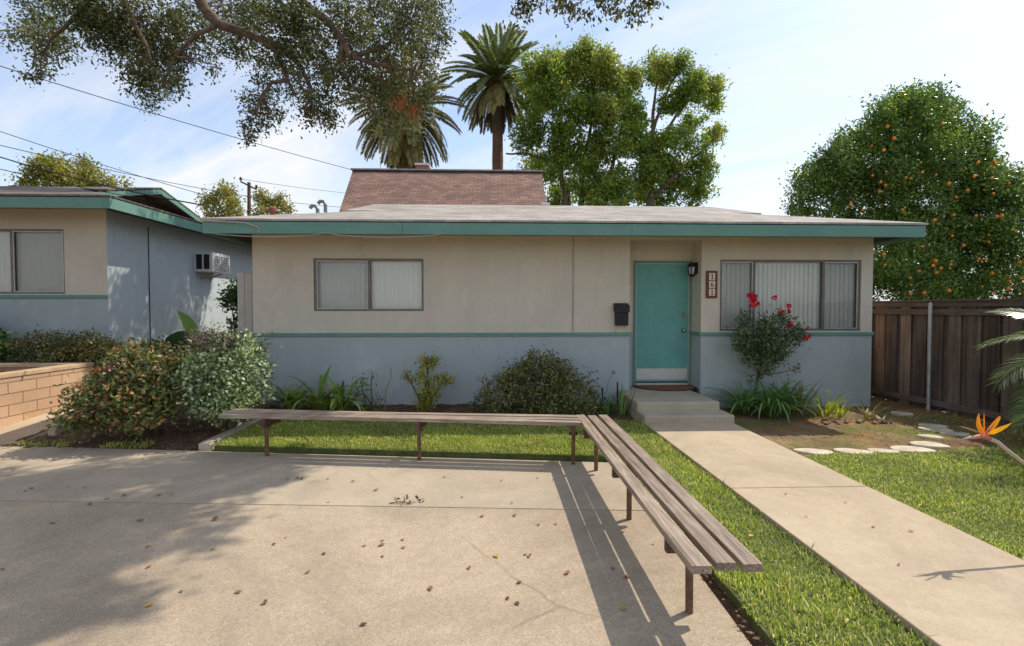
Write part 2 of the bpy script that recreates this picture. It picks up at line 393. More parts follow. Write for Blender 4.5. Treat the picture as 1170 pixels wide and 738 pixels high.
L_oak = leafmat('oak_leaf', [(0, (0.054, 0.069, 0.029)), (0.45, (0.107, 0.125, 0.052)), (0.8, (0.184, 0.199, 0.085)), (1, (0.311, 0.275, 0.129))], 0.22, 0.45, 0.3, 0.22, 1.1)
L_ficus = leafmat('broad_leaf', [(0, (0.130, 0.199, 0.051)), (0.5, (0.198, 0.287, 0.065)), (0.85, (0.285, 0.359, 0.080)), (1, (0.467, 0.399, 0.087))], 0.45, 0.5, 0.3, 0.22, 0.45)
L_ftop = leafmat('new_leaf', [(0, (0.173, 0.251, 0.054)), (0.6, (0.275, 0.331, 0.072)), (1, (0.408, 0.331, 0.096))], 0.45, 0.5)
L_orange = leafmat('citrus_leaf', [(0, (0.054, 0.116, 0.026)), (0.5, (0.120, 0.204, 0.046)), (0.85, (0.211, 0.298, 0.073)), (1, (0.397, 0.454, 0.113))], 0.28, 0.38, 0.4, 0.25, 0.9)
L_yel = leafmat('yellow_green_leaf', [(0, (0.110, 0.132, 0.033)), (0.5, (0.253, 0.248, 0.055)), (1, (0.418, 0.352, 0.088))], 0.35, 0.5, 0.3, 0.2, 0.3)
L_haw = leafmat('hawthorn_leaf', [(0, (0.061, 0.097, 0.036)), (0.45, (0.133, 0.178, 0.061)), (0.72, (0.240, 0.255, 0.087)), (0.83, (0.408, 0.255, 0.092)), (1, (0.510, 0.204, 0.112))], 0.26, 0.48, 0.4, 0.15, 1.6)
L_hawd = leafmat('dull_hawthorn_leaf', [(0, (0.067, 0.091, 0.039)), (0.5, (0.143, 0.171, 0.062)), (0.85, (0.309, 0.262, 0.095)), (1, (0.524, 0.237, 0.118))], 0.22, 0.35, 0.45, 0.15, 1.6)
L_var = leafmat('variegated_leaf', [(0, (0.102, 0.146, 0.068)), (0.4, (0.225, 0.304, 0.146)), (0.75, (0.472, 0.551, 0.281)), (1, (0.855, 0.855, 0.608))], 0.24, 0.48, 0.4, 0.15, 2.0)
L_vart = leafmat('purple_brown_twig_leaf', [(0, (0.10, 0.075, 0.065)), (1, (0.22, 0.16, 0.14))], 0.2, 0.6)
L_rnd = leafmat('dark_round_shrub_leaf', [(0, (0.055, 0.075, 0.030)), (0.5, (0.139, 0.158, 0.055)), (0.85, (0.265, 0.245, 0.090)), (1, (0.378, 0.279, 0.128))], 0.24, 0.5, 0.35, 0.2, 2.0)
L_lite = leafmat('bright_shrub_leaf', [(0, (0.065, 0.130, 0.033)), (0.5, (0.156, 0.247, 0.065)), (1, (0.364, 0.468, 0.104))], 0.32, 0.35, 0.5, 0.2, 2)
L_dark = leafmat('dark_leaf', [(0, (0.027, 0.056, 0.019)), (0.6, (0.066, 0.116, 0.037)), (1, (0.131, 0.188, 0.056))], 0.24, 0.5, 0.35)
L_ygs = leafmat('golden_shrub_leaf', [(0, (0.172, 0.196, 0.031)), (0.6, (0.343, 0.336, 0.047)), (1, (0.530, 0.452, 0.062))], 0.3, 0.45)
L_roseb = leafmat('rose_leaf', [(0, (0.051, 0.079, 0.033)), (0.6, (0.104, 0.160, 0.060)), (1, (0.205, 0.234, 0.094))], 0.25, 0.4)
L_strap = leafmat('strap_leaf', [(0, (0.072, 0.161, 0.040)), (0.6, (0.145, 0.266, 0.072)), (1, (0.258, 0.386, 0.113))], 0.28, 0.35, 0.5)
L_cliv = leafmat('broad_strap_leaf', [(0, (0.094, 0.159, 0.033)), (0.55, (0.206, 0.317, 0.064)), (0.85, (0.354, 0.429, 0.094)), (1, (0.484, 0.298, 0.112))], 0.28, 0.35, 0.5)
L_yst = leafmat('yellow_strap_leaf', [(0, (0.16, 0.21, 0.03)), (0.6, (0.31, 0.37, 0.05)), (1, (0.42, 0.42, 0.09))], 0.35, 0.4)
L_ost = leafmat('olive_strap_leaf', [(0, (0.09, 0.10, 0.03)), (0.6, (0.19, 0.18, 0.05)), (1, (0.32, 0.20, 0.08))], 0.3, 0.4)
L_paddle = leafmat('paddle_leaf', [(0, (0.130, 0.260, 0.058)), (1, (0.156, 0.299, 0.072))], 0.35, 0.35, 0.5)
L_paddled = leafmat('dark_paddle_leaf', [(0, (0.035, 0.07, 0.022)), (1, (0.045, 0.085, 0.028))], 0.25, 0.35, 0.5)
L_palm = leafmat('palm_leaflet', [(0, (0.106, 0.138, 0.046)), (0.6, (0.193, 0.236, 0.075)), (1, (0.306, 0.331, 0.114))], 0.2, 0.4, 0.4)
L_palmo = leafmat('olive_palm_leaflet', [(0, (0.165, 0.144, 0.046)), (0.6, (0.272, 0.235, 0.073)), (1, (0.380, 0.304, 0.106))], 0.2, 0.45, 0.4)
L_palmd = leafmat('dry_palm_leaflet', [(0, (0.091, 0.070, 0.046)), (1, (0.151, 0.115, 0.076))], 0.15, 0.6)
L_cyc = leafmat('pale_frond_leaflet', [(0, (0.10, 0.15, 0.055)), (0.6, (0.18, 0.24, 0.09)), (1, (0.32, 0.36, 0.13))], 0.3, 0.3, 0.5)
L_fall = leafmat('fallen_leaf_brown', [(0, (0.22, 0.085, 0.025)), (1, (0.36, 0.16, 0.05))], 0.1, 0.6)
L_fall2 = leafmat('fallen_leaf_dark', [(0, (0.09, 0.04, 0.02)), (1, (0.16, 0.07, 0.03))], 0.1, 0.6)
L_fall3 = leafmat('fallen_leaf_yellow', [(0, (0.50, 0.30, 0.05)), (1, (0.56, 0.36, 0.08))], 0.2, 0.6)
L_fall4 = leafmat('fallen_leaf_green', [(0, (0.42, 0.50, 0.06)), (1, (0.48, 0.55, 0.09))], 0.2, 0.6)
L_litter = leafmat('bed_litter', [(0, (0.07, 0.045, 0.028)), (0.5, (0.16, 0.10, 0.06)), (1, (0.33, 0.24, 0.15))], 0.1, 0.8)
L_grass = leafmat('grass_blade', [(0, (0.192, 0.262, 0.056)), (0.5, (0.363, 0.440, 0.100)), (0.85, (0.529, 0.553, 0.169)), (0.95, (0.815, 0.636, 0.340)), (1, (0.855, 0.712, 0.537))], 0.35, 0.5, 0.3, 0.22, 1.1)
L_bop = leafmat('orange_sepal', [(0, (0.85, 0.24, 0.015)), (1, (0.90, 0.36, 0.02))], 0.3, 0.45)
L_bopy = leafmat('yellow_orange_sepal', [(0, (0.88, 0.42, 0.02)), (1, (0.9, 0.5, 0.03))], 0.3, 0.45)
M_bops = mat('pinkish_stalk', (0.42, 0.30, 0.25), (0.50, 0.40, 0.32), 14, 0.5)
M_bopr = mat('red_spathe', (0.52, 0.10, 0.07), (0.50, 0.32, 0.25), 9, 0.5)
M_twig = mat('grey_twig', (0.20, 0.155, 0.11), (0.36, 0.29, 0.22), 20, 0.9)

# ------------------------------------------------------------------ mesh helpers
class MB:
    def __init__(s): s.v, s.f, s.m = [], [], []
    def add(s, vs, fs, mi=0):
        o = len(s.v); s.v += [tuple(p) for p in vs]
        for f in fs: s.f.append(tuple(i+o for i in f)); s.m.append(mi)
    def quad(s, a, b, c, d, mi=0): s.add([a, b, c, d], [(0, 1, 2, 3)], mi)
    def poly(s, pts, mi=0): s.add(pts, [tuple(range(len(pts)))], mi)
    def box(s, x0, x1, y0, y1, z0, z1, mi=0):
        s.add([(x0, y0, z0), (x1, y0, z0), (x1, y1, z0), (x0, y1, z0), (x0, y0, z1), (x1, y0, z1), (x1, y1, z1), (x0, y1, z1)],
              [(0, 3, 2, 1), (4, 5, 6, 7), (0, 1, 5, 4), (1, 2, 6, 5), (2, 3, 7, 6), (3, 0, 4, 7)], mi)
    def bar(s, p, q, w, h, up=(0, 0, 1), mi=0):
        p, q = Vector(p), Vector(q); d = (q-p).normalized(); side = d.cross(Vector(up)).normalized(); u = side.cross(d)
        vs = []
        for c in (p, q):
            for a, b in ((-1, -1), (1, -1), (1, 1), (-1, 1)): vs.append(c + side*a*w/2 + u*b*h/2)
        s.add(vs, [(3, 2, 1, 0), (4, 5, 6, 7), (0, 1, 5, 4), (1, 2, 6, 5), (2, 3, 7, 6), (3, 0, 4, 7)], mi)
    def tube(s, pts, r, n=8, mi=0, cap=True):
        pts = [Vector(p) for p in pts]; k = len(pts)
        rr = r if isinstance(r, (list, tuple)) else [r]*k
        d0 = (pts[1]-pts[0]).normalized()
        ref = Vector((0, 0, 1)) if abs(d0.z) < 0.9 else Vector((1, 0, 0))
        a = d0.cross(ref).normalized(); vs = []
        for i, p in enumerate(pts):
            d = (pts[min(i+1, k-1)] - pts[max(i-1, 0)]).normalized()
            a = (a - d*a.dot(d)).normalized(); b = d.cross(a)
            for j in range(n):
                t = 2*math.pi*j/n; vs.append(p + (a*math.cos(t) + b*math.sin(t))*rr[i])
        fs = []
        for i in range(k-1):
            for j in range(n):
                j2 = (j+1) % n; fs.append((i*n+j, i*n+j2, (i+1)*n+j2, (i+1)*n+j))
        if cap: fs += [tuple(range(n))[::-1], tuple((k-1)*n+j for j in range(n))]
        s.add(vs, fs, mi)
    def lathe(s, c, prof, n=16, axis='z', mi=0):
        c = Vector(c); vs = []
        for r, h in prof:
            for j in range(n):
                t = 2*math.pi*j/n; x, y = r*math.cos(t), r*math.sin(t)
                vs.append(c + (Vector((x, y, h)) if axis == 'z' else Vector((x, h, y)) if axis == 'y' else Vector((h, x, y))))
        fs = []
        for i in range(len(prof)-1):
            for j in range(n):
                j2 = (j+1) % n; fs.append((i*n+j, i*n+j2, (i+1)*n+j2, (i+1)*n+j))
        fs += [tuple(range(n))[::-1], tuple((len(prof)-1)*n+j for j in range(n))]
        s.add(vs, fs, mi)
    def prism(s, pts, z0, z1, mi=0):
        n = len(pts)
        vs = [(p[0], p[1], z0) for p in pts] + [(p[0], p[1], z1) for p in pts]
        s.add(vs, [tuple(range(n))[::-1], tuple(range(n, 2*n))] + [(i, (i+1) % n, n+(i+1) % n, n+i) for i in range(n)], mi)

WLOC = {}
def link(o, parent=None, wloc=(0, 0, 0)):
    COL.objects.link(o); wloc = Vector(wloc)
    if parent is not None:
        o.parent = parent; o.location = wloc - WLOC[parent.name]
    else: o.location = wloc
    WLOC[o.name] = wloc
    return o
def from_np(name, V, F, k, mats, midx=None, smooth=False):
    me = bpy.data.meshes.new(name)
    nv, nf = len(V), len(F)
    me.vertices.add(nv); me.vertices.foreach_set('co', np.asarray(V, np.float32).ravel())
    me.loops.add(nf*k); me.loops.foreach_set('vertex_index', np.asarray(F, np.int32).ravel())
    me.polygons.add(nf); me.polygons.foreach_set('loop_start', np.arange(0, nf*k, k, dtype=np.int32))
    try: me.polygons.foreach_set('loop_total', np.full(nf, k, np.int32))
    except Exception: pass
    for m in mats: me.materials.append(m)
    if midx is not None: me.polygons.foreach_set('material_index', np.asarray(midx, np.int32))
    if smooth: me.polygons.foreach_set('use_smooth', np.ones(nf, bool))
    me.update(calc_edges=True); me.validate()
    return me
def obj(name, mb, m, parent=None, loc=None, bevel=0.0, smooth=False, seg=2):
    """link an MB (world coordinates) as one mesh object; its origin is the thing's base, or loc"""
    o0 = Vector(loc) if loc is not None else (WLOC[parent.name] if parent is not None else Vector((0, 0, 0)))
    me = bpy.data.meshes.new(name)
    me.from_pydata([tuple(Vector(p)-o0) for p in mb.v], [], mb.f)
    for q in (m if isinstance(m, (list, tuple)) else [m]): me.materials.append(q)
    me.polygons.foreach_set('material_index', mb.m)
    if smooth: me.polygons.foreach_set('use_smooth', [True]*len(mb.f))
    me.update()
    o = bpy.data.objects.new(name, me)
    link(o, parent, o0)
    if bevel > 0:
        b = o.modifiers.new('bevel', 'BEVEL'); b.width = bevel; b.segments = seg; b.limit_method = 'ANGLE'; b.angle_limit = rad(40)
    return o
def npobj(name, V, F, k, mats, parent=None, loc=None, midx=None, smooth=False):
    o0 = Vector(loc) if loc is not None else (WLOC[parent.name] if parent is not None else Vector((0, 0, 0)))
    me = from_np(name, np.asarray(V)-np.array(o0), F, k, mats, midx, smooth)
    o = bpy.data.objects.new(name, me)
    return link(o, parent, o0)
def tag(o, label=None, cat=None, group=None, kind=None):
    if label: o['label'] = label
    if cat: o['category'] = cat
    if group: o['group'] = group
    if kind: o['kind'] = kind
    return o
def thing(name, loc, label, cat, group=None):
    o = bpy.data.objects.new(name, None); o.empty_display_size = 0.1
    link(o, None, loc)
    return tag(o, label, cat, group)
def structure(o): o['kind'] = 'structure'; return o
def localpart(name, mb, m, parent, wloc, rotz=0.0, bevel=0.0):
    """a part modelled in its own frame, then placed and turned"""
    me = bpy.data.meshes.new(name); me.from_pydata([tuple(p) for p in mb.v], [], mb.f); me.materials.append(m); me.update()
    o = bpy.data.objects.new(name, me); link(o, parent, wloc); o.rotation_euler = (0, 0, rotz)
    if bevel > 0:
        b = o.modifiers.new('bevel', 'BEVEL'); b.width = bevel; b.segments = 2
    return o

# ------------------------------------------------------------------ foliage helpers
def unit(a): return a/np.maximum(np.linalg.norm(a, axis=-1, keepdims=True), 1e-9)
def leaf_geo(P, size, aspect=0.5, out=None, bias=0.6, droop=0.0, fold=0.12, r=rng, svar=0.35):
    n = len(P)
    t = unit(r.normal(size=(n, 3)) + (0 if out is None else out*bias) + np.array([0, 0, -droop]))
    nr = r.normal(size=(n, 3)) + np.array([0, 0, 0.8])
    if out is not None: nr = nr + out*0.5
    s = unit(np.cross(t, nr)); nn = np.cross(s, t)
    L = size*(1 + svar*(r.random(n)*2-1))[:, None]
    W = L*aspect*0.5
    base_ = P; tip = P + t*L
    mid = P + t*L*0.48 + nn*L*fold
    V = np.stack([base_, mid - s*W - nn*L*fold*0, tip, mid + s*W], 1).reshape(-1, 3)
    F = np.arange(n*4).reshape(n, 4)
    return V, F
def lobes_points(lobes, per_area, leaves, spread, r=rng, inner=0.45):
    """leaf clumps scattered through the volume of each lobe; gives points and outward directions"""
    P, O = [], []
    for (c, R) in lobes:
        c = np.array(c, float); R = np.array(R if hasattr(R, '__len__') else (R, R, R), float)
        area = 4*math.pi*((R[0]*R[1])**1.6/3 + (R[0]*R[2])**1.6/3 + (R[1]*R[2])**1.6/3)**(1/1.6)
        k = max(3, int(per_area*area))
        d = unit(r.normal(size=(k, 3)))
        rr = inner + (1-inner)*r.random(k)**0.6
        rr = rr*(0.86 + 0.22*np.sin(d[:, 0]*5 + c[0]*7)*np.cos(d[:, 2]*4 + d[:, 1]*3 + c[1]))
        cc = c + d*R*rr[:, None]
        m = r.integers(int(leaves*0.5), int(leaves*1.5)+1, k)
        idx = np.repeat(np.arange(k), m)
        off = r.normal(size=(len(idx), 3))*spread*(0.6+0.8*r.random(k))[idx][:, None]
        P.append(cc[idx] + off); O.append(d[idx])
    return np.concatenate(P), np.concatenate(O)
def foliage(name, lobes, parent, m, per_area=10, leaves=30, spread=0.12, size=0.08, aspect=0.5, inner=0.45, droop=0.0, bias=0.7, loc=None, label=None, zmin=None):
    P, O = lobes_points(lobes, per_area, leaves, spread, inner=inner)
    if zmin is not None:
        k = P[:, 2] > zmin; P, O = P[k], O[k]
    V, F = leaf_geo(P, size, aspect, O, bias, droop)
    return npobj(name, V, F, 4, [m], parent, loc)
def strap(pts, w, r=0.0, up=(0, 0, 1)):
    """a ribbon leaf along pts, V-folded, tapering to a point"""
    V, F = [], []
    n = len(pts)
    for i, p in enumerate(pts):
        d = (pts[min(i+1, n-1)] - pts[max(i-1, 0)]).normalized()
        s = d.cross(Vector(up))
        s = s.normalized() if s.length > 1e-4 else Vector((1, 0, 0))
        u = i/(n-1); ww = w*(0.55+0.45*min(1, u*4))*(1 - max(0, (u-0.45)/0.55)**1.6)
        nn = s.cross(d)
        V += [p - s*ww/2 + nn*ww*0.15, p, p + s*ww/2 + nn*ww*0.15]
    for i in range(n-1):
        a = i*3
        F += [(a, a+1, a+4, a+3), (a+1, a+2, a+5, a+4)]
    return V, F
def strap_clump(name, c, n, length, w, parent, m, rise=(0.5, 1.3), bend=(0.8, 2.0), rad0=0.05, seg=7, spread=math.pi*2, dirv=0.0, twist=0.0):
    V, F = [], []
    for k in range(n):
        a = dirv + (random.random()-0.5)*spread
        L = length*random.uniform(0.65, 1.1)
        th = random.uniform(*rise); bd = random.uniform(*bend)
        p = Vector(c) + Vector((math.cos(a), math.sin(a), 0))*random.uniform(0, rad0)
        pts = [p.copy()]
        for i in range(seg):
            u = (i+0.5)/seg; e = th - bd*u**1.4
            p = p + Vector((math.cos(a)*math.cos(e), math.sin(a)*math.cos(e), math.sin(e)))*(L/seg)
            pts.append(p.copy())
        v, f = strap(pts, w*random.uniform(0.75, 1.15))
        o = len(V); V += [tuple(q) for q in v]; F += [tuple(i+o for i in q) for q in f]
    V = np.array(V)
    V[:, 2] = np.maximum(V[:, 2], c[2]-0.02)
    return npobj(name, V, np.array(F), 4, [m], parent, smooth=False)

def inpoly(P, poly):
    x, y = P[:, 0], P[:, 1]; r = np.zeros(len(P), bool); n = len(poly); j = n-1
    for i in range(n):
        xi, yi = poly[i][:2]; xj, yj = poly[j][:2]
        r ^= ((yi > y) != (yj > y)) & (x < (xj-xi)*(y-yi)/((yj-yi) if yj != yi else 1e-9) + xi)
        j = i
    return r
def scatter(poly, dens):
    a = np.array([p[:2] for p in poly]); lo, hi = a.min(0), a.max(0)
    P = lo + rng.random((int(dens*np.prod(hi-lo)), 2))*(hi-lo)
    return P[inpoly(P, a)]
def lownoise(P, s, seed=0.0):
    x, y = P[:, 0]*s+seed, P[:, 1]*s-seed*0.7
    return (np.sin(x*1.7+np.sin(y*2.3)) + np.sin(y*1.9+1.3+np.sin(x*1.4)) + np.sin((x+y)*2.7+0.5))/3
def grass(name, poly, z, dens, h, w, label, exclude=None, bare=None):
    P = scatter(poly, dens)
    P = P + rng.normal(0, 0.012, P.shape) + 0.02*np.c_[lownoise(P, 7.0, 2.0), lownoise(P, 6.0, 5.0)]
    if exclude: P = P[~inpoly(P, exclude)]
    if bare is not None:
        P = P[rng.random(len(P)) > bare(P)]
    n = len(P)
    hh = h*(0.35+0.95*rng.random(n)**1.3)*(1+0.35*lownoise(P, 2.1, 3))*(1+0.2*lownoise(P, 9.0, 1))
    a = rng.random(n)*2*math.pi; l = np.abs(rng.normal(0, 0.55, n))*hh
    b = np.c_[P, np.full(n, z)]
    b2 = np.c_[np.cos(a), np.sin(a), np.zeros(n)]
    s = np.c_[-np.sin(a), np.cos(a), np.zeros(n)]
    ww = w*(0.6+0.8*rng.random(n))[:, None]
    tip = b + b2*l[:, None]*1.2 + np.c_[np.zeros((n, 2)), hh]
    mid = b + b2*l[:, None]*0.4 + np.c_[np.zeros((n, 2)), hh*0.62]
    V = np.stack([b - s*ww*0.5, mid - s*ww*0.5, tip, mid + s*ww*0.5], 1).reshape(-1, 3)
    o = npobj(name, V, np.arange(n*4).reshape(n, 4), 4, [L_grass])
    return tag(o, label, 'grass', None, 'stuff')

# ------------------------------------------------------------------ THE SETTING
mb = MB(); mb.quad((-400, -400, -0.12), (400, -400, -0.12), (400, 600, -0.12), (-400, 600, -0.12)); structure(obj('ground', mb, M_ground))
EDGE = lambda x: 5.32 - 0.127*x                 # far edge of the pad
JOINT = lambda x: 3.99 - 0.075*x                # control joint
mb = MB(); mb.prism([(-16, JOINT(-16)+0.006), (1.30, JOINT(1.30)+0.006), (1.305, EDGE(1.305)), (-16, EDGE(-16))], -0.1, 0.0); structure(obj('concrete_pad', mb, M_pad_far, bevel=0.006))
mb = MB(); mb.prism([(-16, -9), (1.24, -9), (1.265, 2.2), (1.30, JOINT(1.30)-0.006), (-16, JOINT(-16)-0.006)], -0.1, 0.001); structure(obj('concrete_pad', mb, M_pad, bevel=0.006))
PX0, PX1, PZ = 2.06, 3.285, 0.10
mb = MB()
for a, b in ((-9, -1.6), (-1.592, 1.3), (1.308, 4.10), (4.108, 6.56)):
    mb.box(PX0, PX1, a, b, -0.1, PZ)
structure(obj('front_path', mb, M_path, bevel=0.008))

LZ = 0.055
LAWN_A = [(-3.30, EDGE(-3.3)+0.03), (1.32, EDGE(1.3)+0.03), (1.318, 5.0), (1.325, 3.8), (1.34, 2.6), (1.33, 1.6), (1.30, -3), (PX0-0.003, -3), (PX0-0.003, 6.75), (1.6, 6.95), (-3.35, 7.1)]
LAWN_B = [(PX1+0.003, -3), (PX1+0.003, 5.12), (3.75, 5.22), (4.7, 5.22), (5.5, 5.32), (6.2, 5.2), (7.0, 4.9), (7.0, -3)]
mb = MB(); mb.prism(LAWN_A, -0.11, LZ); structure(obj('lawn', mb, M_turf))
mb = MB(); mb.prism(LAWN_B, -0.11, LZ+0.008); structure(obj('lawn', mb, M_turf))
# dark dirt trench between pad and lawn
mb = MB(); mb.poly([(1.22, -3, -0.03), (1.40, -3, 0.03), (1.42, 5.0, 0.03), (1.28, 5.0, -0.03)]); structure(obj('soil_trench', mb, M_soil))

def bed(name, poly_fn, x0, x1, y0, y1, m, nx=60, ny=40, amp=0.015):
    V, F = [], []
    for j in range(ny+1):
        for i in range(nx+1):
            x = x0+(x1-x0)*i/nx; y = y0+(y1-y0)*j/ny
            V.append((x, y, poly_fn(x, y) + random.uniform(-amp, amp)))
    for j in range(ny):
        for i in range(nx):
            a = j*(nx+1)+i; F.append((a, a+1, a+nx+2, a+nx+1))
    return structure(npobj(name, V, np.array(F), 4, [m], smooth=True))
bed('soil_bed', lambda x, y: 0.02+min(0.09, max(0, (y-6.6)*0.09)), -3.5, 2.16, 6.75, 8.0, M_soil, 90, 20)
bed('soil_bed', lambda x, y: -0.03+min(0.22, max(0, (y-5.75)*0.12)), -5.95, -3.44, EDGE(-3.4)-0.02, 9.2, M_soil, 70, 60)
bed('soil_bed', lambda x, y: 0.045-0.02*min(1, max(0, (y-5.6))), PX1, 7.4, 5.0, 9.3, M_mossy, 90, 60, 0.012)
bed('soil_bank', lambda x, y: 0.2+max(0, (y-8.0))*0.09, -6.9, -3.3, 9.2, 22, M_soil, 20, 20)
mb = MB(); mb.box(-12, -6.55, 8.21, 8.9, -0.1, 0.72); structure(obj('planted_bank', mb, M_soil))
mb = MB(); mb.box(-12, -6.72, 3.1, 8.1, -0.1, 0.50); structure(obj('planter_soil', mb, M_soil))
# left walkway ramps up beside the block planter
mb = MB(); mb.prism([(-6.62, 6.12), (-5.86, 6.10), (-5.72, 6.6), (-5.72, 9.0), (-6.62, 9.0)], -0.1, 0.0)
mb.v = [(x, y, z if z < -0.05 else (0.012 + max(0, min(0.27, (y-6.1)*0.30)))) for x, y, z in mb.v]
structure(obj('walkway', mb, M_path))
mb = MB(); mb.box(-5.72, -5.62, 6.35, 9.0, -0.1, 0.15); structure(obj('kerb', mb, M_curb, bevel=0.015))
# lawn edging: a concrete strip running back from the pad, and one along the planting bed
mb = MB(); mb.bar((-3.42, EDGE(-3.42)+0.02, 0.02), (-3.42, 7.15, 0.03), 0.14, 0.13); mb.bar((-3.42, 7.12, 0.05), (-0.6, 7.02, 0.05), 0.10, 0.14)
structure(obj('kerb', mb, M_curb, bevel=0.015))

# grass
grass('lawn_grass', LAWN_A[:6]+[(1.33, 1.0), (PX0, 1.0)]+LAWN_A[8:], LZ, 8000, 0.036, 0.0065, 'short green lawn between the concrete pad, the path and the planting bed')
bareB = lambda P: np.clip(0.16 + 0.55*np.clip((P[:, 1]-4.7)/0.8, 0, 1) + 0.28*lownoise(P, 1.6, 1.0), 0, 0.97)
grass('lawn_grass', [(PX1, 1.8), (PX1, 5.05), (3.75, 5.16), (4.7, 5.16), (5.5, 5.30), (6.2, 5.22), (7.0, 4.95), (7.0, 1.8)], LZ+0.008, 6500, 0.034, 0.0070, 'patchy green lawn right of the path in front of the stepping stones', None, bareB)
grass('grass_tuft', [(-5.9, 6.03), (-5.1, 5.95), (-5.2, 6.2), (-5.8, 6.25)], 0.0, 3200, 0.05, 0.008, 'sparse grass at the front of the shrub bed by the left walkway')
grass('grass_tuft', [(-4.75, 5.9), (-4.1, 5.82), (-4.15, 6.05), (-4.7, 6.12)], 0.0, 2600, 0.05, 0.008, 'small grass patch in the bed in front of the shrubs')
grass('moss_patch', [(5.3, 6.2), (7.1, 5.0), (7.1, 7.2), (6.2, 7.4)], 0.03, 650, 0.03, 0.007, 'thin grass among the stepping stones before the fence')
grass('moss_patch', [(3.35, 5.3), (5.3, 5.5), (6.3, 5.9), (6.2, 6.5), (5.0, 6.2), (3.5, 6.0)], 0.035, 900, 0.022, 0.007, 'thin patchy weeds on the reddish soil behind the stepping stones', None, lambda P: np.clip(0.55+0.6*lownoise(P, 2.6, 4.0), 0, 1))
grass('lawn_weeds', [(1.36, 1.2), (PX0, 1.2), (PX0, 6.6), (1.4, 6.6)], LZ, 60, 0.085, 0.011, 'taller weed blades scattered through the lawn strip by the path')
# litter on beds
def litter(name, poly, zf, dens, size, label):
    P = scatter(poly, dens); z = np.array([zf(x, y) for x, y in P])
    V, F = leaf_geo(np.c_[P, z+0.012], size, 0.55, np.tile([0, 0, 0.0], (len(P), 1)), 0, 0, 0.1)
    Vz = V.reshape(-1, 4, 3); Vz[:, :, 2] = Vz[:, :1, 2] + (Vz[:, :, 2]-Vz[:, :1, 2])*0.25
    return tag(npobj(name, Vz.reshape(-1, 3), F, 4, [L_litter]), label, 'leaf litter', None, 'stuff')
litter('leaf_litter', [(-3.4, 7.15), (2.1, 6.9), (2.1, 7.85), (-3.4, 7.85)], lambda x, y: 0.02+min(0.09, (y-6.6)*0.09), 420, 0.045, 'dry leaf litter on the planting bed along the wall')
litter('leaf_litter', [(-5.7, 6.05), (-3.5, 5.78), (-3.5, 7.6), (-5.6, 7.6)], lambda x, y: -0.02+min(0.22, max(0, (y-5.75)*0.12)), 520, 0.04, 'dry leaf litter under the left shrubs')
litter('leaf_litter', [(3.3, 5.4), (6.9, 5.5), (6.9, 8.8), (3.4, 7.7)], lambda x, y: 0.035, 120, 0.035, 'sparse dry bits on the reddish soil by the right bed')
litter('leaf_litter', [(1.26, 1.0), (1.36, 1.0), (1.36, 3.4), (1.30, 3.4)], lambda x, y: 0.01, 900, 0.035, 'dead grass and bits in the dirt gap beside the pad')

# ------------------------------------------------------------------ houses
def dutch_roof(mb, x0, x1, y0, y1, ze, p, g, o, mi=0):
    """hip roof whose upper part is a small gable at each end (mi faces)"""
    yr = (y0+y1)/2; zr = ze + p*(yr-y0); zg = ze + p*g; xa, xb = x0+g, x1-g
    mb.poly([(x0, y0, ze), (x1, y0, ze), (xb, y0+g, zg), (xb+o, y0+g, zg), (xb+o, yr, zr), (xa-o, yr, zr), (xa-o, y0+g, zg), (xa, y0+g, zg)], mi)
    mb.poly([(x1, y1, ze), (x0, y1, ze), (xa, y1-g, zg), (xa-o, y1-g, zg), (xa-o, yr, zr), (xb+o, yr, zr), (xb+o, y1-g, zg), (xb, y1-g, zg)], mi)
    mb.quad((x1, y0, ze), (x1, y1, ze), (xb, y1-g, zg), (xb, y0+g, zg), mi)
    mb.quad((x0, y1, ze), (x0, y0, ze), (xa, y0+g, zg), (xa, y1-g, zg), mi)
    return yr, zr, zg, xa, xb
def wall_sheet(mb, axis, c, a0, a1, z0, z1, openings, zsplit, t, outward):
    """a wall with real openings: outer face, reveals of depth t; faces below zsplit use slot 1"""
    A = sorted({a0, a1, *[v for o in openings for v in o[:2]]}); Z = sorted({z0, z1, zsplit, *[v for o in openings for v in o[2:4]]})
    Z = [z for z in Z if z0 <= z <= z1]
    P = (lambda a, z, d=0.0: (a, c-outward*d, z)) if axis == 'x' else (lambda a, z, d=0.0: (c-outward*d, a, z))
    for i in range(len(A)-1):
        for j in range(len(Z)-1):
            am, zm = (A[i]+A[i+1])/2, (Z[j]+Z[j+1])/2
            if any(o[0] < am < o[1] and o[2] < zm < o[3] for o in openings): continue
            mb.quad(P(A[i], Z[j]), P(A[i+1], Z[j]), P(A[i+1], Z[j+1]), P(A[i], Z[j+1]), 1 if zm < zsplit else 0)
    for o in openings:
        zz = sorted({o[2], o[3], *( [zsplit] if o[2] < zsplit < o[3] else [])})
        for k in range(len(zz)-1):
            mi = 1 if (zz[k]+zz[k+1])/2 < zsplit else 0
            for a in o[:2]: mb.quad(P(a, zz[k]), P(a, zz[k], t), P(a, zz[k+1], t), P(a, zz[k+1]), mi)
        for z in o[2:4]: mb.quad(P(o[0], z), P(o[1], z), P(o[1], z, t), P(o[0], z, t), 0)

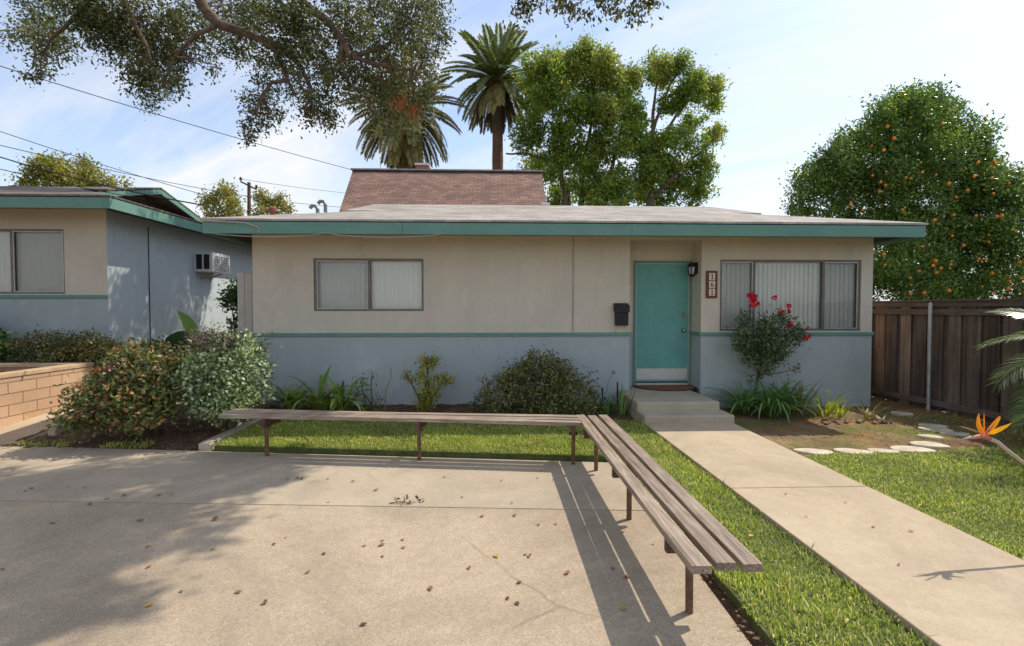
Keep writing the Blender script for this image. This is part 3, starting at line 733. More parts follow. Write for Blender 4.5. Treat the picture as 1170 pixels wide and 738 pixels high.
def window(parent, x0, x1, z0, z1, Y, mull, label, screens=(), slat_seed=1, light_frame=False):
    """aluminium slider set in its opening: frame > pane / screen / blind"""
    fr = MB(); f = 0.035
    yy0, yy1 = Y-0.012, Y+0.06
    fr.box(x0, x1, yy0, yy1, z1-f, z1); fr.box(x0, x1, yy0-0.01, yy1, z0, z0+f)
    fr.box(x0, x0+f, yy0+0.002, yy1-0.002, z0+f, z1-f); fr.box(x1-f, x1, yy0+0.002, yy1-0.002, z0+f, z1-f)
    for m_ in mull: fr.box(m_-0.022, m_+0.022, yy0+0.004, yy1-0.004, z0+f, z1-f)
    wd = obj('window', fr, M_alu, parent, bevel=0.003)
    if label: wd['label'] = label
    pn = MB(); pn.quad((x0+f, Y+0.03, z0+f), (x1-f, Y+0.03, z0+f), (x1-f, Y+0.03, z1-f), (x0+f, Y+0.03, z1-f))
    obj('pane', pn, M_glass, wd)
    for (a, b) in screens:
        sc = MB(); sc.quad((a, Y+0.012, z0+f), (b, Y+0.012, z0+f), (b, Y+0.012, z1-f), (a, Y+0.012, z1-f)); obj('insect_screen', sc, M_screen, wd)
        sf = MB(); k = 0.014
        sf.box(a, b, Y-0.004, Y+0.011, z1-f-k, z1-f); sf.box(a, b, Y-0.004, Y+0.011, z0+f, z0+f+k); sf.box(a, a+k, Y-0.004, Y+0.011, z0+f+k, z1-f-k); sf.box(b-k, b, Y-0.004, Y+0.011, z0+f+k, z1-f-k)
        obj('screen_frame', sf, M_alul, wd)
    r = random.Random(slat_seed); bl = MB(); x = x0+0.01; w_ = 0.094
    while x < x1-0.01:
        an = rad(r.uniform(6, 14)); c, s = math.cos(an)*w_/2, math.sin(an)*w_/2; xm = x+0.04; yb = Y+0.075
        n = 4; cur = 0.008
        for k in range(n):
            u0, u1 = -1+2*k/n, -1+2*(k+1)/n
            q = lambda u, z: (xm+c*u, yb+s*u+cur*(1-u*u), z)
            bl.quad(q(u0, z0-0.01), q(u1, z0-0.01), q(u1, z1-0.06), q(u0, z1-0.06))
        x += 0.078
    bl.box(x0, x1, Y+0.065, Y+0.13, z1-0.058, z1-0.015)
    obj('vertical_blind', bl, M_blind, wd)
    bk = MB(); bk.quad((x0-0.3, Y+0.5, z0-0.3), (x1+0.3, Y+0.5, z0-0.3), (x1+0.3, Y+0.5, z1+0.3), (x0-0.3, Y+0.5, z1+0.3))
    obj('room_wall', bk, M_soffit, wd)
    return wd

# ---- the bungalow
W0, W1, WY, WB = -3.87, 6.345, 7.9, 15.1
E0, E1, EY, EB = -4.22, 6.58, 7.2, 15.8
ZE, PITCH = 2.935, 0.265
house = thing('bungalow', (1.2, WY, 0), 'single storey bungalow with beige and blue grey stucco, teal door and pale shingle roof', 'house')
TZ = 1.255
mb = MB()
wl_ = (-2.91, -1.15, 1.62, 2.47); wr_ = (3.74, 6.145, 1.305, 2.475); dr_ = (2.23, 3.425, -0.2, 2.79)
wall_sheet(mb, 'x', WY, W0, W1, -0.2, 3.0, [wl_, wr_, dr_], TZ, 0.12, -1)
wall_sheet(mb, 'y', W1, WY, WB, -0.2, 3.0, [], TZ, 0.1, 1)
wall_sheet(mb, 'y', W0, WY, WB, -0.2, 3.0, [], TZ, 0.1, -1)
wall_sheet(mb, 'x', WB, W0, W1, -0.2, 3.0, [], TZ, 0.1, 1)
# recessed entry: side reveals, back wall round the door, ceiling
RY = 8.3
for x in (2.23, 3.425):
    mb.quad((x, WY+0.12, -0.2), (x, RY, -0.2), (x, RY, TZ), (x, WY+0.12, TZ), 1); mb.quad((x, WY+0.12, TZ), (x, RY, TZ), (x, RY, 2.79), (x, WY+0.12, 2.79), 0)
mb.quad((2.23, WY+0.12, 2.79), (3.425, WY+0.12, 2.79), (3.425, RY, 2.79), (2.23, RY, 2.79), 0)
wall_sheet(mb, 'x', RY, 2.23, 3.425, -0.2, 2.79, [(2.435, 3.40, 0.33, 2.48)], TZ, 0.05, -1)
obj('wall', mb, [M_beige, M_blue], house)
mb = MB()
for (a, b) in ((W0-0.02, 2.26), (3.40, W1+0.02)): mb.box(a, b, WY-0.025, WY-0.001, 1.228, 1.283)
mb.box(3.397, 3.424, WY+0.001, RY-0.03, 1.229, 1.282); mb.box(2.231, 2.258, WY+0.001, RY-0.03, 1.229, 1.282)
mb.box(W1+0.001, W1+0.025, WY, WB, 1.228, 1.283)
obj('trim_band', mb, M_teal, house, bevel=0.004)
window(house, *wl_, WY+0.03, [(-2.91-1.15)/2], 'left slider window with insect screen over its left half', [(-2.87, -2.055)], 3)
window(house, *wr_, WY+0.03, [4.33, 5.52], 'wide three part window with long white vertical blinds', [(4.352-0.57, 4.305), (5.545, 6.11)], 5)
# door
mb = MB(); mb.box(2.405, 2.45, RY-0.02, RY+0.04, 0.345, 2.49); mb.box(3.385, 3.43-0.008, RY-0.02, RY+0.04, 0.345, 2.49); mb.box(2.451, 3.384, RY-0.018, RY+0.04, 2.445, 2.488)
obj('door_frame', mb, M_teal, house, bevel=0.004)
mb = MB(); mb.box(2.462, 3.374, RY+0.005, RY+0.045, 0.405, 2.434); door = obj('door', mb, M_door, house, bevel=0.003)
mb = MB(); mb.box(3.368, 3.383, RY-0.008, RY+0.004, 0.405, 2.444); mb.box(2.452, 3.367, RY-0.008, RY+0.004, 2.434, 2.444); mb.box(2.452, 2.460, RY-0.008, RY+0.004, 0.405, 2.433)
obj('weather_strip', mb, M_alul, door)
mb = MB(); mb.box(2.468, 3.362, RY-0.001, RY+0.006, 0.44, 0.635); obj('kick_plate', mb, M_kick, door, bevel=0.001)
mb = MB(); mb.box(2.45, 3.384, RY-0.03, RY+0.05, 0.35, 0.385); obj('threshold', mb, M_alul, door, bevel=0.004)
mb = MB(); mb.lathe((3.285, RY-0.05, 1.30), [(0.0, -0.018), (0.022, -0.014), (0.032, 0.0), (0.03, 0.012), (0.015, 0.024), (0.013, 0.046), (0.036, 0.05), (0.036, 0.056)], 20, 'y'); obj('door_knob', mb, M_brass, door, smooth=True)
mb = MB(); mb.box(3.258, 3.306, RY-0.004, RY+0.006, 1.50, 1.60); mb.lathe((3.282, RY-0.012, 1.555), [(0.02, 0.0), (0.022, 0.01)], 16, 'y'); obj('deadbolt', mb, mat('aged_brass', (0.20, 0.17, 0.08), (0.28, 0.24, 0.12), 9, 0.5, metal=0.5), door, bevel=0.001)
# roof
mb = MB()
yr, zr, zg, xa, xb = dutch_roof(mb, E0-0.03, E1+0.03, EY-0.03, EB+0.03, ZE, PITCH, 2.05, 0.6)
roof = obj('roof', mb, M_roof, house)
so = roof.modifiers.new('thick', 'SOLIDIFY'); so.thickness = 0.03; so.offset = 1.0
dp = MB()   # underside, sloping with the rafters
a_ = [(E0, EY), (E1, EY), (E1, EB), (E0, EB)]; b_ = [(W0, WY), (W1, WY), (W1, WB), (W0, WB)]
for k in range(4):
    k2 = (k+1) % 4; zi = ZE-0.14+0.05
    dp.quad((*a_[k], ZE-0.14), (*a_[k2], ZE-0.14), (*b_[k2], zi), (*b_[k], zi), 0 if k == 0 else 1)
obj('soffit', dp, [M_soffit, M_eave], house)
mb = MB()
for (p, q) in (((E0, EY), (-1.35, EY)), ((-1.347, EY), (2.05, EY)), ((2.053, EY), (E1, EY))): mb.box(p[0], q[0], EY-0.022, EY+0.018, ZE-0.185, ZE-0.012)
mb.box(E1-0.02, E1+0.02, EY+0.02, EB, ZE-0.185, ZE-0.012); mb.box(E0-0.02, E0+0.02, EY+0.02, EB, ZE-0.185, ZE-0.012); mb.box(E0, E1, EB-0.02, EB+0.02, ZE-0.185, ZE-0.012)
obj('fascia', mb, M_teal, house, bevel=0.003)
def gable_bits(parent, xg, sgn, y0, y1, g, ze, p, o, m_sh):
    yr = (y0+y1)/2; zr = ze+p*(yr-y0); zg = ze+p*g; xo = xg+sgn*o
    mb = MB()
    for (ya, yb_) in ((y0+g-0.25, yr), (y1-g+0.25, yr)):
        za = ze + p*((ya-y0) if ya < yr else (y1-ya))
        mb.bar((xo, ya, za-0.07), (xo, yb_, zr-0.07), 0.04, 0.11)
    obj('rake_board', mb, M_teal, parent)
    lv = MB(); lv.poly([(xg, y0+g, zg), (xg, y1-g, zg), (xg, yr, zr)])
    lo = obj('gable_louvre', lv, M_eave, parent)
    sl = MB(); k = 0
    z = zg+0.08
    while z < zr-0.1:
        yy = y0 + (z-ze)/p
        sl.bar((xg+sgn*0.03, yy+0.3, z), (xg+sgn*0.03, y1-(yy-y0)-0.3, z), 0.02, 0.03); z += 0.075
    obj('louvre_slat', sl, M_beam, lo)
gable_bits(house, xb, 1, EY, EB, 2.05, ZE, PITCH, 0.6, None)
gable_bits(house, xa, -1, EY, EB, 2.05, ZE, PITCH, 0.6, None)
# roof furniture
def zroof(y): return ZE + PITCH*(min(y, EY+EB-y)-EY)
def vent_pipe(x, y, h, r, elbow=True):
    z = zroof(y); mb = MB()
    pts = [(x, y, z-0.05), (x, y, z+h)]
    if elbow: pts += [(x-0.03, y, z+h+0.06), (x-0.10, y, z+h+0.07), (x-0.15, y, z+h+0.02)]
    mb.tube(pts, r, 10); obj('vent_pipe', mb, M_grey, house, smooth=False)
p = D(372, 246, 9.9); vent_pipe(p.x, 9.9, 0.10, 0.035)
p = D(363, 248, 9.7); vent_pipe(p.x, 9.7, 0.02, 0.035)
p = D(312, 249, 9.3); z = zroof(9.3)-0.25
mb = MB(); mb.tube([(p.x, 9.3, z), (p.x, 9.3, z+0.24)], 0.055, 12); mb.lathe((p.x, 9.3, z+0.22), [(0.06, 0.0), (0.085, 0.03), (0.08, 0.09), (0.03, 0.12)], 14); obj('roof_cowl', mb, M_cowl, house)
p = D(620, 238, 11.45); mb = MB(); mb.box(p.x-0.04, p.x+0.16, 11.35, 11.55, zr-0.06, zr+0.07); obj('roof_vent', mb, M_white, house, bevel=0.01)
p = D(896, 250, 9.2); mb = MB(); mb.lathe((p.x, 9.4, 3.28), [(0.07, 0.0), (0.05, 0.12), (0.03, 0.2)], 10); obj('vent_pipe', mb, M_white, house)
# wall conduit and loose cable under the fascia
mb = MB(); mb.tube([(1.289, WY-0.012, 2.92), (1.289, WY-0.012, 2.2), (1.285, WY-0.012, 1.29)], 0.008, 6); obj('conduit', mb, M_cable, house)
mb = MB(); pts = []
for k in range(19):
    t = k/18; x = -4.15 + t*3.4; pts.append((x, EY-0.04, ZE-0.17 - 0.045*abs(math.sin(t*math.pi*2.0))-(0.02 if k % 9 else 0)))
mb.tube(pts, 0.006, 5); obj('sagging_cable', mb, M_cable, house)
mb = MB(); mb.tube([(-4.22, EY-0.035, 2.93), (-3.6, EY-0.05, 2.9), (-3.42, EY-0.04, 2.84), (-3.40, EY-0.03, 2.76)], 0.012, 6); obj('service_cable', mb, M_cable, house)

# ---- front steps, mat, mailbox, lamp, number plaque
st = thing('front_steps', (2.7, 7.2, 0), 'two low concrete steps below the teal front door', 'steps')
mb = MB(); mb.box(2.05, 3.31, 6.50, 7.9, -0.05, 0.205); obj('lower_step', mb, M_step, st, bevel=0.02)
mb = MB(); mb.box(2.04, 3.25, 6.82, RY-0.005, 0.18, 0.33); mb.v = [(x if not (y < 6.9) else x, y, z) for x, y, z in mb.v]; obj('upper_step', mb, M_step, st, bevel=0.02)
mt = thing('doormat', (2.93, 8.2, 0.33), 'half round brown doormat with dark rim on the step', 'doormat')
def half(rx, ry, n=28): return [(2.93+rx*math.cos(math.pi+math.pi*k/n), 8.262+ry*math.sin(math.pi+math.pi*k/n)) for k in range(n+1)]
mb = MB(); mb.prism(half(0.56, 0.52), 0.331, 0.340); obj('rim', mb, M_rub, mt)
mb = MB(); mb.prism(half(0.52, 0.48), 0.3405, 0.352); obj('pile', mb, M_mat, mt)
mbx = thing('mailbox', (2.07, WY, 1.4), 'black metal wall mailbox left of the teal door', 'mailbox')
mb = MB(); mb.prism([(1.975, WY-0.005), (1.975, WY-0.10), (2.185, WY-0.10), (2.185, WY-0.005)], 1.40, 1.63); obj('box', mb, M_black, mbx, bevel=0.012)
mb = MB(); mb.add([(1.955, WY-0.004, 1.63), (2.20, WY-0.004, 1.63), (2.20, WY-0.13, 1.60), (1.955, WY-0.13, 1.60), (1.955, WY-0.004, 1.755), (2.20, WY-0.004, 1.755), (2.20, WY-0.12, 1.70), (1.955, WY-0.12, 1.70)],
                  [(0, 1, 2, 3), (7, 6, 5, 4), (3, 2, 6, 7), (1, 5, 6, 2), (0, 3, 7, 4), (0, 4, 5, 1)]); obj('lid', mb, M_black, mbx, bevel=0.01)
mb = MB(); mb.box(2.065, 2.11, WY-0.106, WY-0.101, 1.455, 1.50); obj('lock_plate', mb, M_rub, mbx)
for x in (1.985, 2.175):
    mb = MB(); mb.tube([(x, WY-0.05, 1.40), (x, WY-0.05, 1.31), (x, WY-0.07, 1.29)], 0.006, 6); obj('newspaper_hook', mb, M_galv, mbx)
lp = thing('wall_lamp', (3.40, 8.1, 2.33), 'black wall lantern beside the top right of the teal door', 'lamp')
mb = MB(); mb.box(3.395, 3.424, 8.03, 8.17, 2.25, 2.44); obj('back_plate', mb, M_black, lp, bevel=0.008)
mb = MB()
mb.lathe((3.345, 8.10, 2.20), [(0.035, 0.0), (0.05, 0.03), (0.052, 0.045)], 6); mb.lathe((3.345, 8.10, 2.365), [(0.078, 0.0), (0.075, 0.02), (0.05, 0.06), (0.015, 0.08)], 6)
for k in range(6):
    a = k*math.pi/3; mb.tube([(3.345+0.052*math.cos(a), 8.10+0.052*math.sin(a), 2.24), (3.345+0.068*math.cos(a), 8.10+0.068*math.sin(a), 2.37)], 0.007, 5)
mb.bar((3.40, 8.10, 2.42), (3.345, 8.10, 2.44), 0.02, 0.02)
obj('cage', mb, M_black, lp)
mb = MB(); mb.lathe((3.345, 8.10, 2.243), [(0.044, 0.0), (0.06, 0.12)], 6); obj('lamp_glass', mb, M_lampg, lp)
pq = thing('house_number_plaque', (3.59, WY, 2.06), 'red brown plaque with three cream tiles reading 161', 'number plaque')
X0, X1, Z0, Z1 = 3.495, 3.685, 1.835, 2.285
mb = MB(); mb.box(X0, X1, WY-0.03, WY-0.001, Z0, Z1); obj('backboard', mb, M_plaq, pq, bevel=0.008)
def digit_mb(ch, cx, cz, h, y):
    mb = MB(); w = h*0.28
    if ch == '1':
        mb.box(cx-w*0.28, cx+w*0.28, y-0.004, y, cz-h/2+h*0.1, cz+h/2)
        mb.box(cx-w*0.85, cx+w*0.85, y-0.004, y, cz-h/2, cz-h/2+h*0.1)
        mb.add([(cx-w*0.28, y-0.004, cz+h/2), (cx-w*0.28, y-0.004, cz+h*0.36), (cx-w*0.9, y-0.004, cz+h*0.30), (cx-w*0.9, y-0.004, cz+h*0.37)], [(0, 1, 2, 3)])
    else:
        r0, r1, cz2 = h*0.155, h*0.30, cz-h*0.2
        n = 28
        for k in range(n):
            a, b = 2*math.pi*k/n, 2*math.pi*(k+1)/n
            mb.quad((cx+r0*math.cos(a)*0.75, y-0.004, cz2+r0*math.sin(a)*1.1), (cx+r1*math.cos(a)*0.95, y-0.004, cz2+r1*math.sin(a)), (cx+r1*math.cos(b)*0.95, y-0.004, cz2+r1*math.sin(b)), (cx+r0*math.cos(b)*0.75, y-0.004, cz2+r0*math.sin(b)*1.1))
        pts = [(cx-0.285*h, cz2), (cx-0.25*h, cz+0.12*h), (cx-0.12*h, cz+0.35*h), (cx+0.06*h, cz+0.48*h), (cx+0.22*h, cz+0.46*h)]
        wd = [0.125*h, 0.14*h, 0.12*h, 0.085*h, 0.07*h]
        for k in range(4):
            (xa_, za_), (xb_, zb_) = pts[k], pts[k+1]
            dx, dz = xb_-xa_, zb_-za_; L = math.hypot(dx, dz); nx, nz_ = dz/L, -dx/L
            mb.quad((xa_, y-0.0045, za_), (xb_, y-0.0045, zb_), (xb_+nx*wd[k+1], y-0.0045, zb_+nz_*wd[k+1]), (xa_+nx*wd[k], y-0.0045, za_+nz_*wd[k]))
    return mb
for k, ch in enumerate('161'):
    cz = 2.19 - k*0.13
    mb = MB(); mb.box(3.539, 3.641, WY-0.036, WY-0.030, cz-0.058, cz+0.058); tl = obj('number_tile', mb, M_tile, pq, bevel=0.002)
    obj('digit', digit_mb(ch, 3.59, cz, 0.082, WY-0.0365), M_ink, tl)

# ---- neighbouring house on the left, standing higher
LX, LY = -6.92, 8.92
lh = thing('neighbour_house', (LX, LY, 0.5), 'left neighbouring house with beige front and pale blue side wall under teal fascia', 'house')
mb = MB(); LT = 1.875; LZ0 = 0.0; LTOP = 3.56
lw_ = (-10.6, -7.66, 1.925, 3.075)
wall_sheet(mb, 'x', LY, -14, LX, LZ0, LTOP, [lw_], LT, 0.12, -1)
obj('wall', mb, [M_beige, M_blue], lh)
mb = MB(); wall_sheet(mb, 'y', LX, LY, 16.4, LZ0, LTOP, [], -1, 0.1, 1); wall_sheet(mb, 'x', 16.4, -14, LX, LZ0, LTOP, [], -1, 0.1, 1)
s_ = obj('wall', mb, [M_blue2, M_blue2], lh); s_['label'] = 'pale blue side wall'
mb = MB(); mb.tube([(LX+0.012, 9.95, 3.3), (LX+0.012, 9.95, 0.7)], 0.008, 5); obj('conduit', mb, M_wire, lh)
mb = MB(); mb.box(-14, LX+0.01, LY-0.025, LY-0.001, LT-0.03, LT+0.03); obj('trim_band', mb, M_teal, lh, bevel=0.004)
window(lh, *lw_, LY+0.03, [-8.59], None, [(-8.565, -7.70)], 9)
LE1, LEY, LEB, LZE, LP = -6.30, 8.2, 17.0, 3.49, 0.272
mb = MB(); dutch_roof(mb, -20, LE1+0.03, LEY-0.03, LEB, LZE, LP, 2.7, 0.57)
r2 = obj('roof', mb, M_roof2, lh); so = r2.modifiers.new('thick', 'SOLIDIFY'); so.thickness = 0.03; so.offset = 1.0
mb = MB()
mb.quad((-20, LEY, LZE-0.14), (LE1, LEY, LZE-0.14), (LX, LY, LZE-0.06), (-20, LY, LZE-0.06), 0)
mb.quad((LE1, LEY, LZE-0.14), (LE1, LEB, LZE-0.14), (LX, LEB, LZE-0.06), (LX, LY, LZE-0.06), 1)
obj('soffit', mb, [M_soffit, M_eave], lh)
mb = MB(); mb.box(-20, LE1+0.02, LEY-0.022, LEY+0.018, LZE-0.19, LZE-0.012); mb.box(LE1-0.02, LE1+0.018, LEY+0.02, LEB, LZE-0.19, LZE-0.012)
obj('fascia', mb, M_teal, lh, bevel=0.003)
gable_bits(lh, LE1-2.7, 1, LEY, LEB, 2.7, LZE, LP, 0.57, None)
mb = MB(); p = D(40, 218, 13.0); mb.lathe((p.x, 12.6, 4.55), [(0.13, 0), (0.13, 0.12), (0.16, 0.13), (0.16, 0.16)], 14); obj('roof_vent', mb, M_cowl, lh)

ac = thing('window_air_conditioner', (LX, 11.45, 2.75), 'white window air conditioner sticking out of the pale blue side wall', 'air conditioner')
ax0, ax1, ay0, ay1, az0, az1 = LX-0.05, LX+0.42, 11.45, 12.2, 2.52, 2.97
ax1 = LX+0.40
mb = MB(); mb.box(ax0, ax1, ay0, ay1, az0, az1); obj('casing', mb, M_ac, ac, bevel=0.012)
mb = MB()
for a, b in ((LX+0.035, LX+0.165), (LX+0.205, LX+0.335)): mb.box(a, b, ay0-0.004, ay0+0.01, az0+0.06, az1-0.05)
obj('side_vent', mb, M_black, ac)
mb = MB(); mb.box(ax1-0.004, ax1+0.006, ay0+0.08, ay1-0.08, az0+0.05, az1-0.07)
gr = obj('rear_grille', mb, M_grille, ac)
mb = MB()
for k in range(9): yv = ay0+0.08+k*(ay1-ay0-0.16)/8; mb.box(ax1+0.006, ax1+0.012, yv-0.006, yv+0.006, az0+0.05, az1-0.07)
for k in range(7): zv = az0+0.05+k*(az1-az0-0.12)/6; mb.box(ax1+0.007, ax1+0.013, ay0+0.08, ay1-0.08, zv-0.005, zv+0.005)
obj('grille_bars', mb, M_ac, gr)
for yv in (ay0+0.2, ay1-0.2):
    mb = MB(); mb.bar((LX, yv, az0-0.14), (LX+0.3, yv, az0-0.015), 0.025, 0.025); obj('bracket', mb, M_grille, ac)

gt = thing('side_gate', (-4.15, 8.4, 0.2), 'pale narrow gate panel between the two houses', 'gate')
gx0, gx1 = D(272, 350, 8.4).x, W0-0.004
mb = MB(); n = 4
for k in range(n):
    a = gx0+(gx1-gx0)*k/n; mb.box(a+0.003, gx0+(gx1-gx0)*(k+1)/n-0.003, 8.38, 8.40, 0.2, 2.27)
obj('panel_boards', mb, M_gate, gt)
for z in (0.4, 2.0):
    mb = MB(); mb.box(gx0, gx1, 8.401, 8.44, z, z+0.1); obj('rail', mb, M_gate, gt)

# ---- block planter by the walkway
pl = thing('block_planter', (-6.62, 7, 0.2), 'low tan block planter wall with capping by the left walkway', 'planter wall')
mb = MB(); mb.box(-6.80, -6.62, 3.0, 8.19, 0.0, 0.73); obj('front_wall', mb, M_block, pl)
mb = MB(); mb.box(-13, -6.81, 8.0, 8.19, 0.0, 0.73); obj('back_wall', mb, M_blockb, pl)
mb = MB(); mb.box(-6.815, -6.605, 3.0, 8.205, 0.732, 0.792); mb.box(-13, -6.817, 7.985, 8.205, 0.734, 0.79); obj('capping', mb, M_cap, pl, bevel=0.008)

# ---- house with the brown roof behind
bh = thing('rear_house', (-0.7, 26, 0), 'brown shingled gable roof of the house behind with a small brick chimney', 'house')
by0, by1 = 17.6, 21.8
pa, pb = D(389, 243, by0), D(626, 238, by0); ra, rb = D(403, 196, by1), D(619, 197, by1)
zb0 = pa.z-0.2; zb1 = (ra.z+rb.z)/2
mb = MB()
slope = (zb1-zb0)/(by1-by0)
xl, xr = ra.x, rb.x
for t in (0, 0.06):
    mb.quad((pa.x, by0-0.8, zb0-0.8*slope-t), (pb.x, by0-0.8, zb0-0.8*slope-t), (xr, by1, zb1-t), (xl, by1, zb1-t)) if t == 0 else None
mb.quad((xr, by1, zb1), (pb.x+0.4, 2*by1-by0, zb0), (pa.x-0.4, 2*by1-by0, zb0), (xl, by1, zb1))
brf = obj('roof', mb, M_broof, bh); so = brf.modifiers.new('thick', 'SOLIDIFY'); so.thickness = 0.08; so.offset = -1
mb = MB(); mb.bar((xl-0.05, by1, zb1+0.03), (xr+0.05, by1, zb1+0.03), 0.35, 0.06); obj('ridge_cap', mb, mat('ridge_flashing', (0.30, 0.28, 0.27), (0.45, 0.43, 0.42), 3, 0.7), bh)
mb = MB(); mb.box(pa.x+0.6, pb.x-0.6, by0, 2*by1-by0-1, -0.1, zb0); mb.poly([(xl+0.25, by1, zb1-0.2), (pa.x+0.6, by0, zb0), (pa.x+0.6, 2*by1-by0-1, zb0)]); mb.poly([(xr-0.25, by1, zb1-0.2), (pb.x-0.6, by0, zb0), (pb.x-0.6, 2*by1-by0-1, zb0)])
obj('wall', mb, M_beige, bh)
pc = D(483, 190, by1+0.8)
mb = MB(); mb.box(pc.x-0.27, pc.x+0.27, by1+0.5, by1+1.1, zb1-1.0, zb1+0.42); ch = obj('chimney', mb, M_brick, brf)
mb = MB(); mb.box(pc.x-0.32, pc.x+0.32, by1+0.45, by1+1.15, zb1+0.421, zb1+0.50); obj('chimney_cap', mb, M_white, ch, bevel=0.01)

# ------------------------------------------------------------------ fence
fn = thing('timber_fence', (7.15, 7, 0), 'dark weathered board fence along the right side of the yard', 'fence')
fa, fb = Vector((7.06, 9.05, 0)), Vector((7.42, 2.5, 0))
fd = (fb-fa).normalized(); fnrm = Vector((fd.y, -fd.x, 0))
if fnrm.x > 0: fnrm = -fnrm
L = (fb-fa).length
mb = MB(); k = 0; s_ = 0.06
while s_ < L-0.2:
    w_ = random.uniform(0.172, 0.188)
    c = fa + fd*(s_+(w_/2 if k % 2 == 0 else 0.06)) - fnrm*(0.05 if k % 2 else 0.0) + fnrm*random.uniform(-0.004, 0.004)
    tz = random.uniform(1.70, 1.73)
    mb.bar(c + Vector((0, 0, 0.03)), c + Vector((random.uniform(-.004, .004), random.uniform(-.006, .006), tz)), w_+0.002 if k % 2 == 0 else 0.26, 0.018, fnrm)
    s_ += (0.10 if k % 2 else w_-0.02) + random.choice([0.0, 0.006, 0.015]); k += 1
obj('board_panel', mb, M_fence, fn)
def frail(z, h, off, m=M_rail, t=0.04):
    mb = MB(); mb.bar(fa+fnrm*off+Vector((0, 0, z)), fb+fnrm*off+Vector((0, 0, z)), t, h); return obj('rail', mb, m, fn, bevel=0.004)
frail(1.735, 0.085, 0.035, t=0.04); frail(1.605, 0.09, 0.032, t=0.038); frail(0.15, 0.09, 0.032, t=0.038)
mb = MB(); mb.bar(fa+fnrm*0.03+Vector((0, 0, 1.79)), fb+fnrm*0.03+Vector((0, 0, 1.79)), 0.13, 0.022); obj('cap_board', mb, M_rail, fn)
for s_ in (-0.02, 2.5, 4.9):
    c = fa + fd*s_ - fnrm*0.06; mb = MB(); mb.box(c.x-0.045, c.x+0.045, c.y-0.045, c.y+0.045, -0.1, 1.76); obj('fence_post', mb, M_rail, fn, bevel=0.005)
mb = MB(); mb.tube([(7.03, 7.55, -0.1), (7.03, 7.55, 1.72)], 0.03, 14); mb.lathe((7.03, 7.55, 1.715), [(0.034, 0), (0.034, 0.02), (0.012, 0.045)], 14); obj('steel_post', mb, M_galv, fn)
fr2 = thing('return_fence', (6.7, 9.08, 0), 'short dark fence return between the house corner and the long fence', 'fence')
mb = MB(); x = W1+0.01; k = 0
while x < 7.06:
    mb.box(x, min(x+0.175, 7.07), 9.07+0.012*(k % 2), 9.088+0.012*(k % 2), 0.02, 1.74+random.uniform(-0.01, 0.01)); x += 0.18; k += 1
obj('board_panel', mb, M_fence, fr2)
for z in (1.55, 0.2):
    mb = MB(); mb.box(W1+0.005, 7.03, 9.11, 9.15, z, z+0.09); obj('rail', mb, M_rail, fr2)

# ------------------------------------------------------------------ stepping stones
stones = [(930, 513, .33, .10), (975, 513, .33, .10), (1009, 512.5, .26, .07), (1041, 510.5, .36, .105), (1061, 505, .30, .105), (1063, 496, .20, .075), (1070, 487, .30, .11), (1092, 492, .26, .08), (1066, 483, .26, .09), (1030, 469, .22, .09)]
slab = ['leftmost stepping stone, pale and leaf shaped, beside the path', 'second pale stepping stone from the path, pointed oval', 'small narrow stepping stone half covered by grass', 'long pale stepping stone at the lawn edge', 'bright rounded stepping stone lying just behind the long one', 'small stepping stone at the edge of the fence shade', 'shaded grey stepping stone near the steel post', 'shaded stepping stone right of the small one', 'shaded narrow stepping stone in the row to the gate', 'farthest stepping stone, dim, near the house corner']
for i, (px, py, rx, ry) in enumerate(stones):
    c = G(px, py, 0.085); rr = random.Random(i+3); n = 22; mb = MB(); pts = []
    sk = rr.uniform(-0.25, -0.05)
    for k in range(n):
        a = 2*math.pi*k/n; q = 1 + 0.07*math.sin(3*a+i) + rr.uniform(-0.03, 0.03)
        ex = 0.75 if i not in (0, 1) else 1.15
        ca, sa = math.cos(a), math.sin(a)
        x = rx*0.60*math.copysign(abs(ca)**ex, ca)*q; y = ry*1.15*math.copysign(abs(sa)**ex, sa)*q
        pts.append((c.x + x, c.y + y + sk*x))
    zt = 0.072 if i < 6 else 0.06
    mb.prism(pts, 0.0, zt)
    tag(obj('stepping_stone', mb, M_stone, None, (c.x, c.y, 0.03), bevel=0.012), slab[i], 'stepping stone', 'stepping stones in the right hand yard')

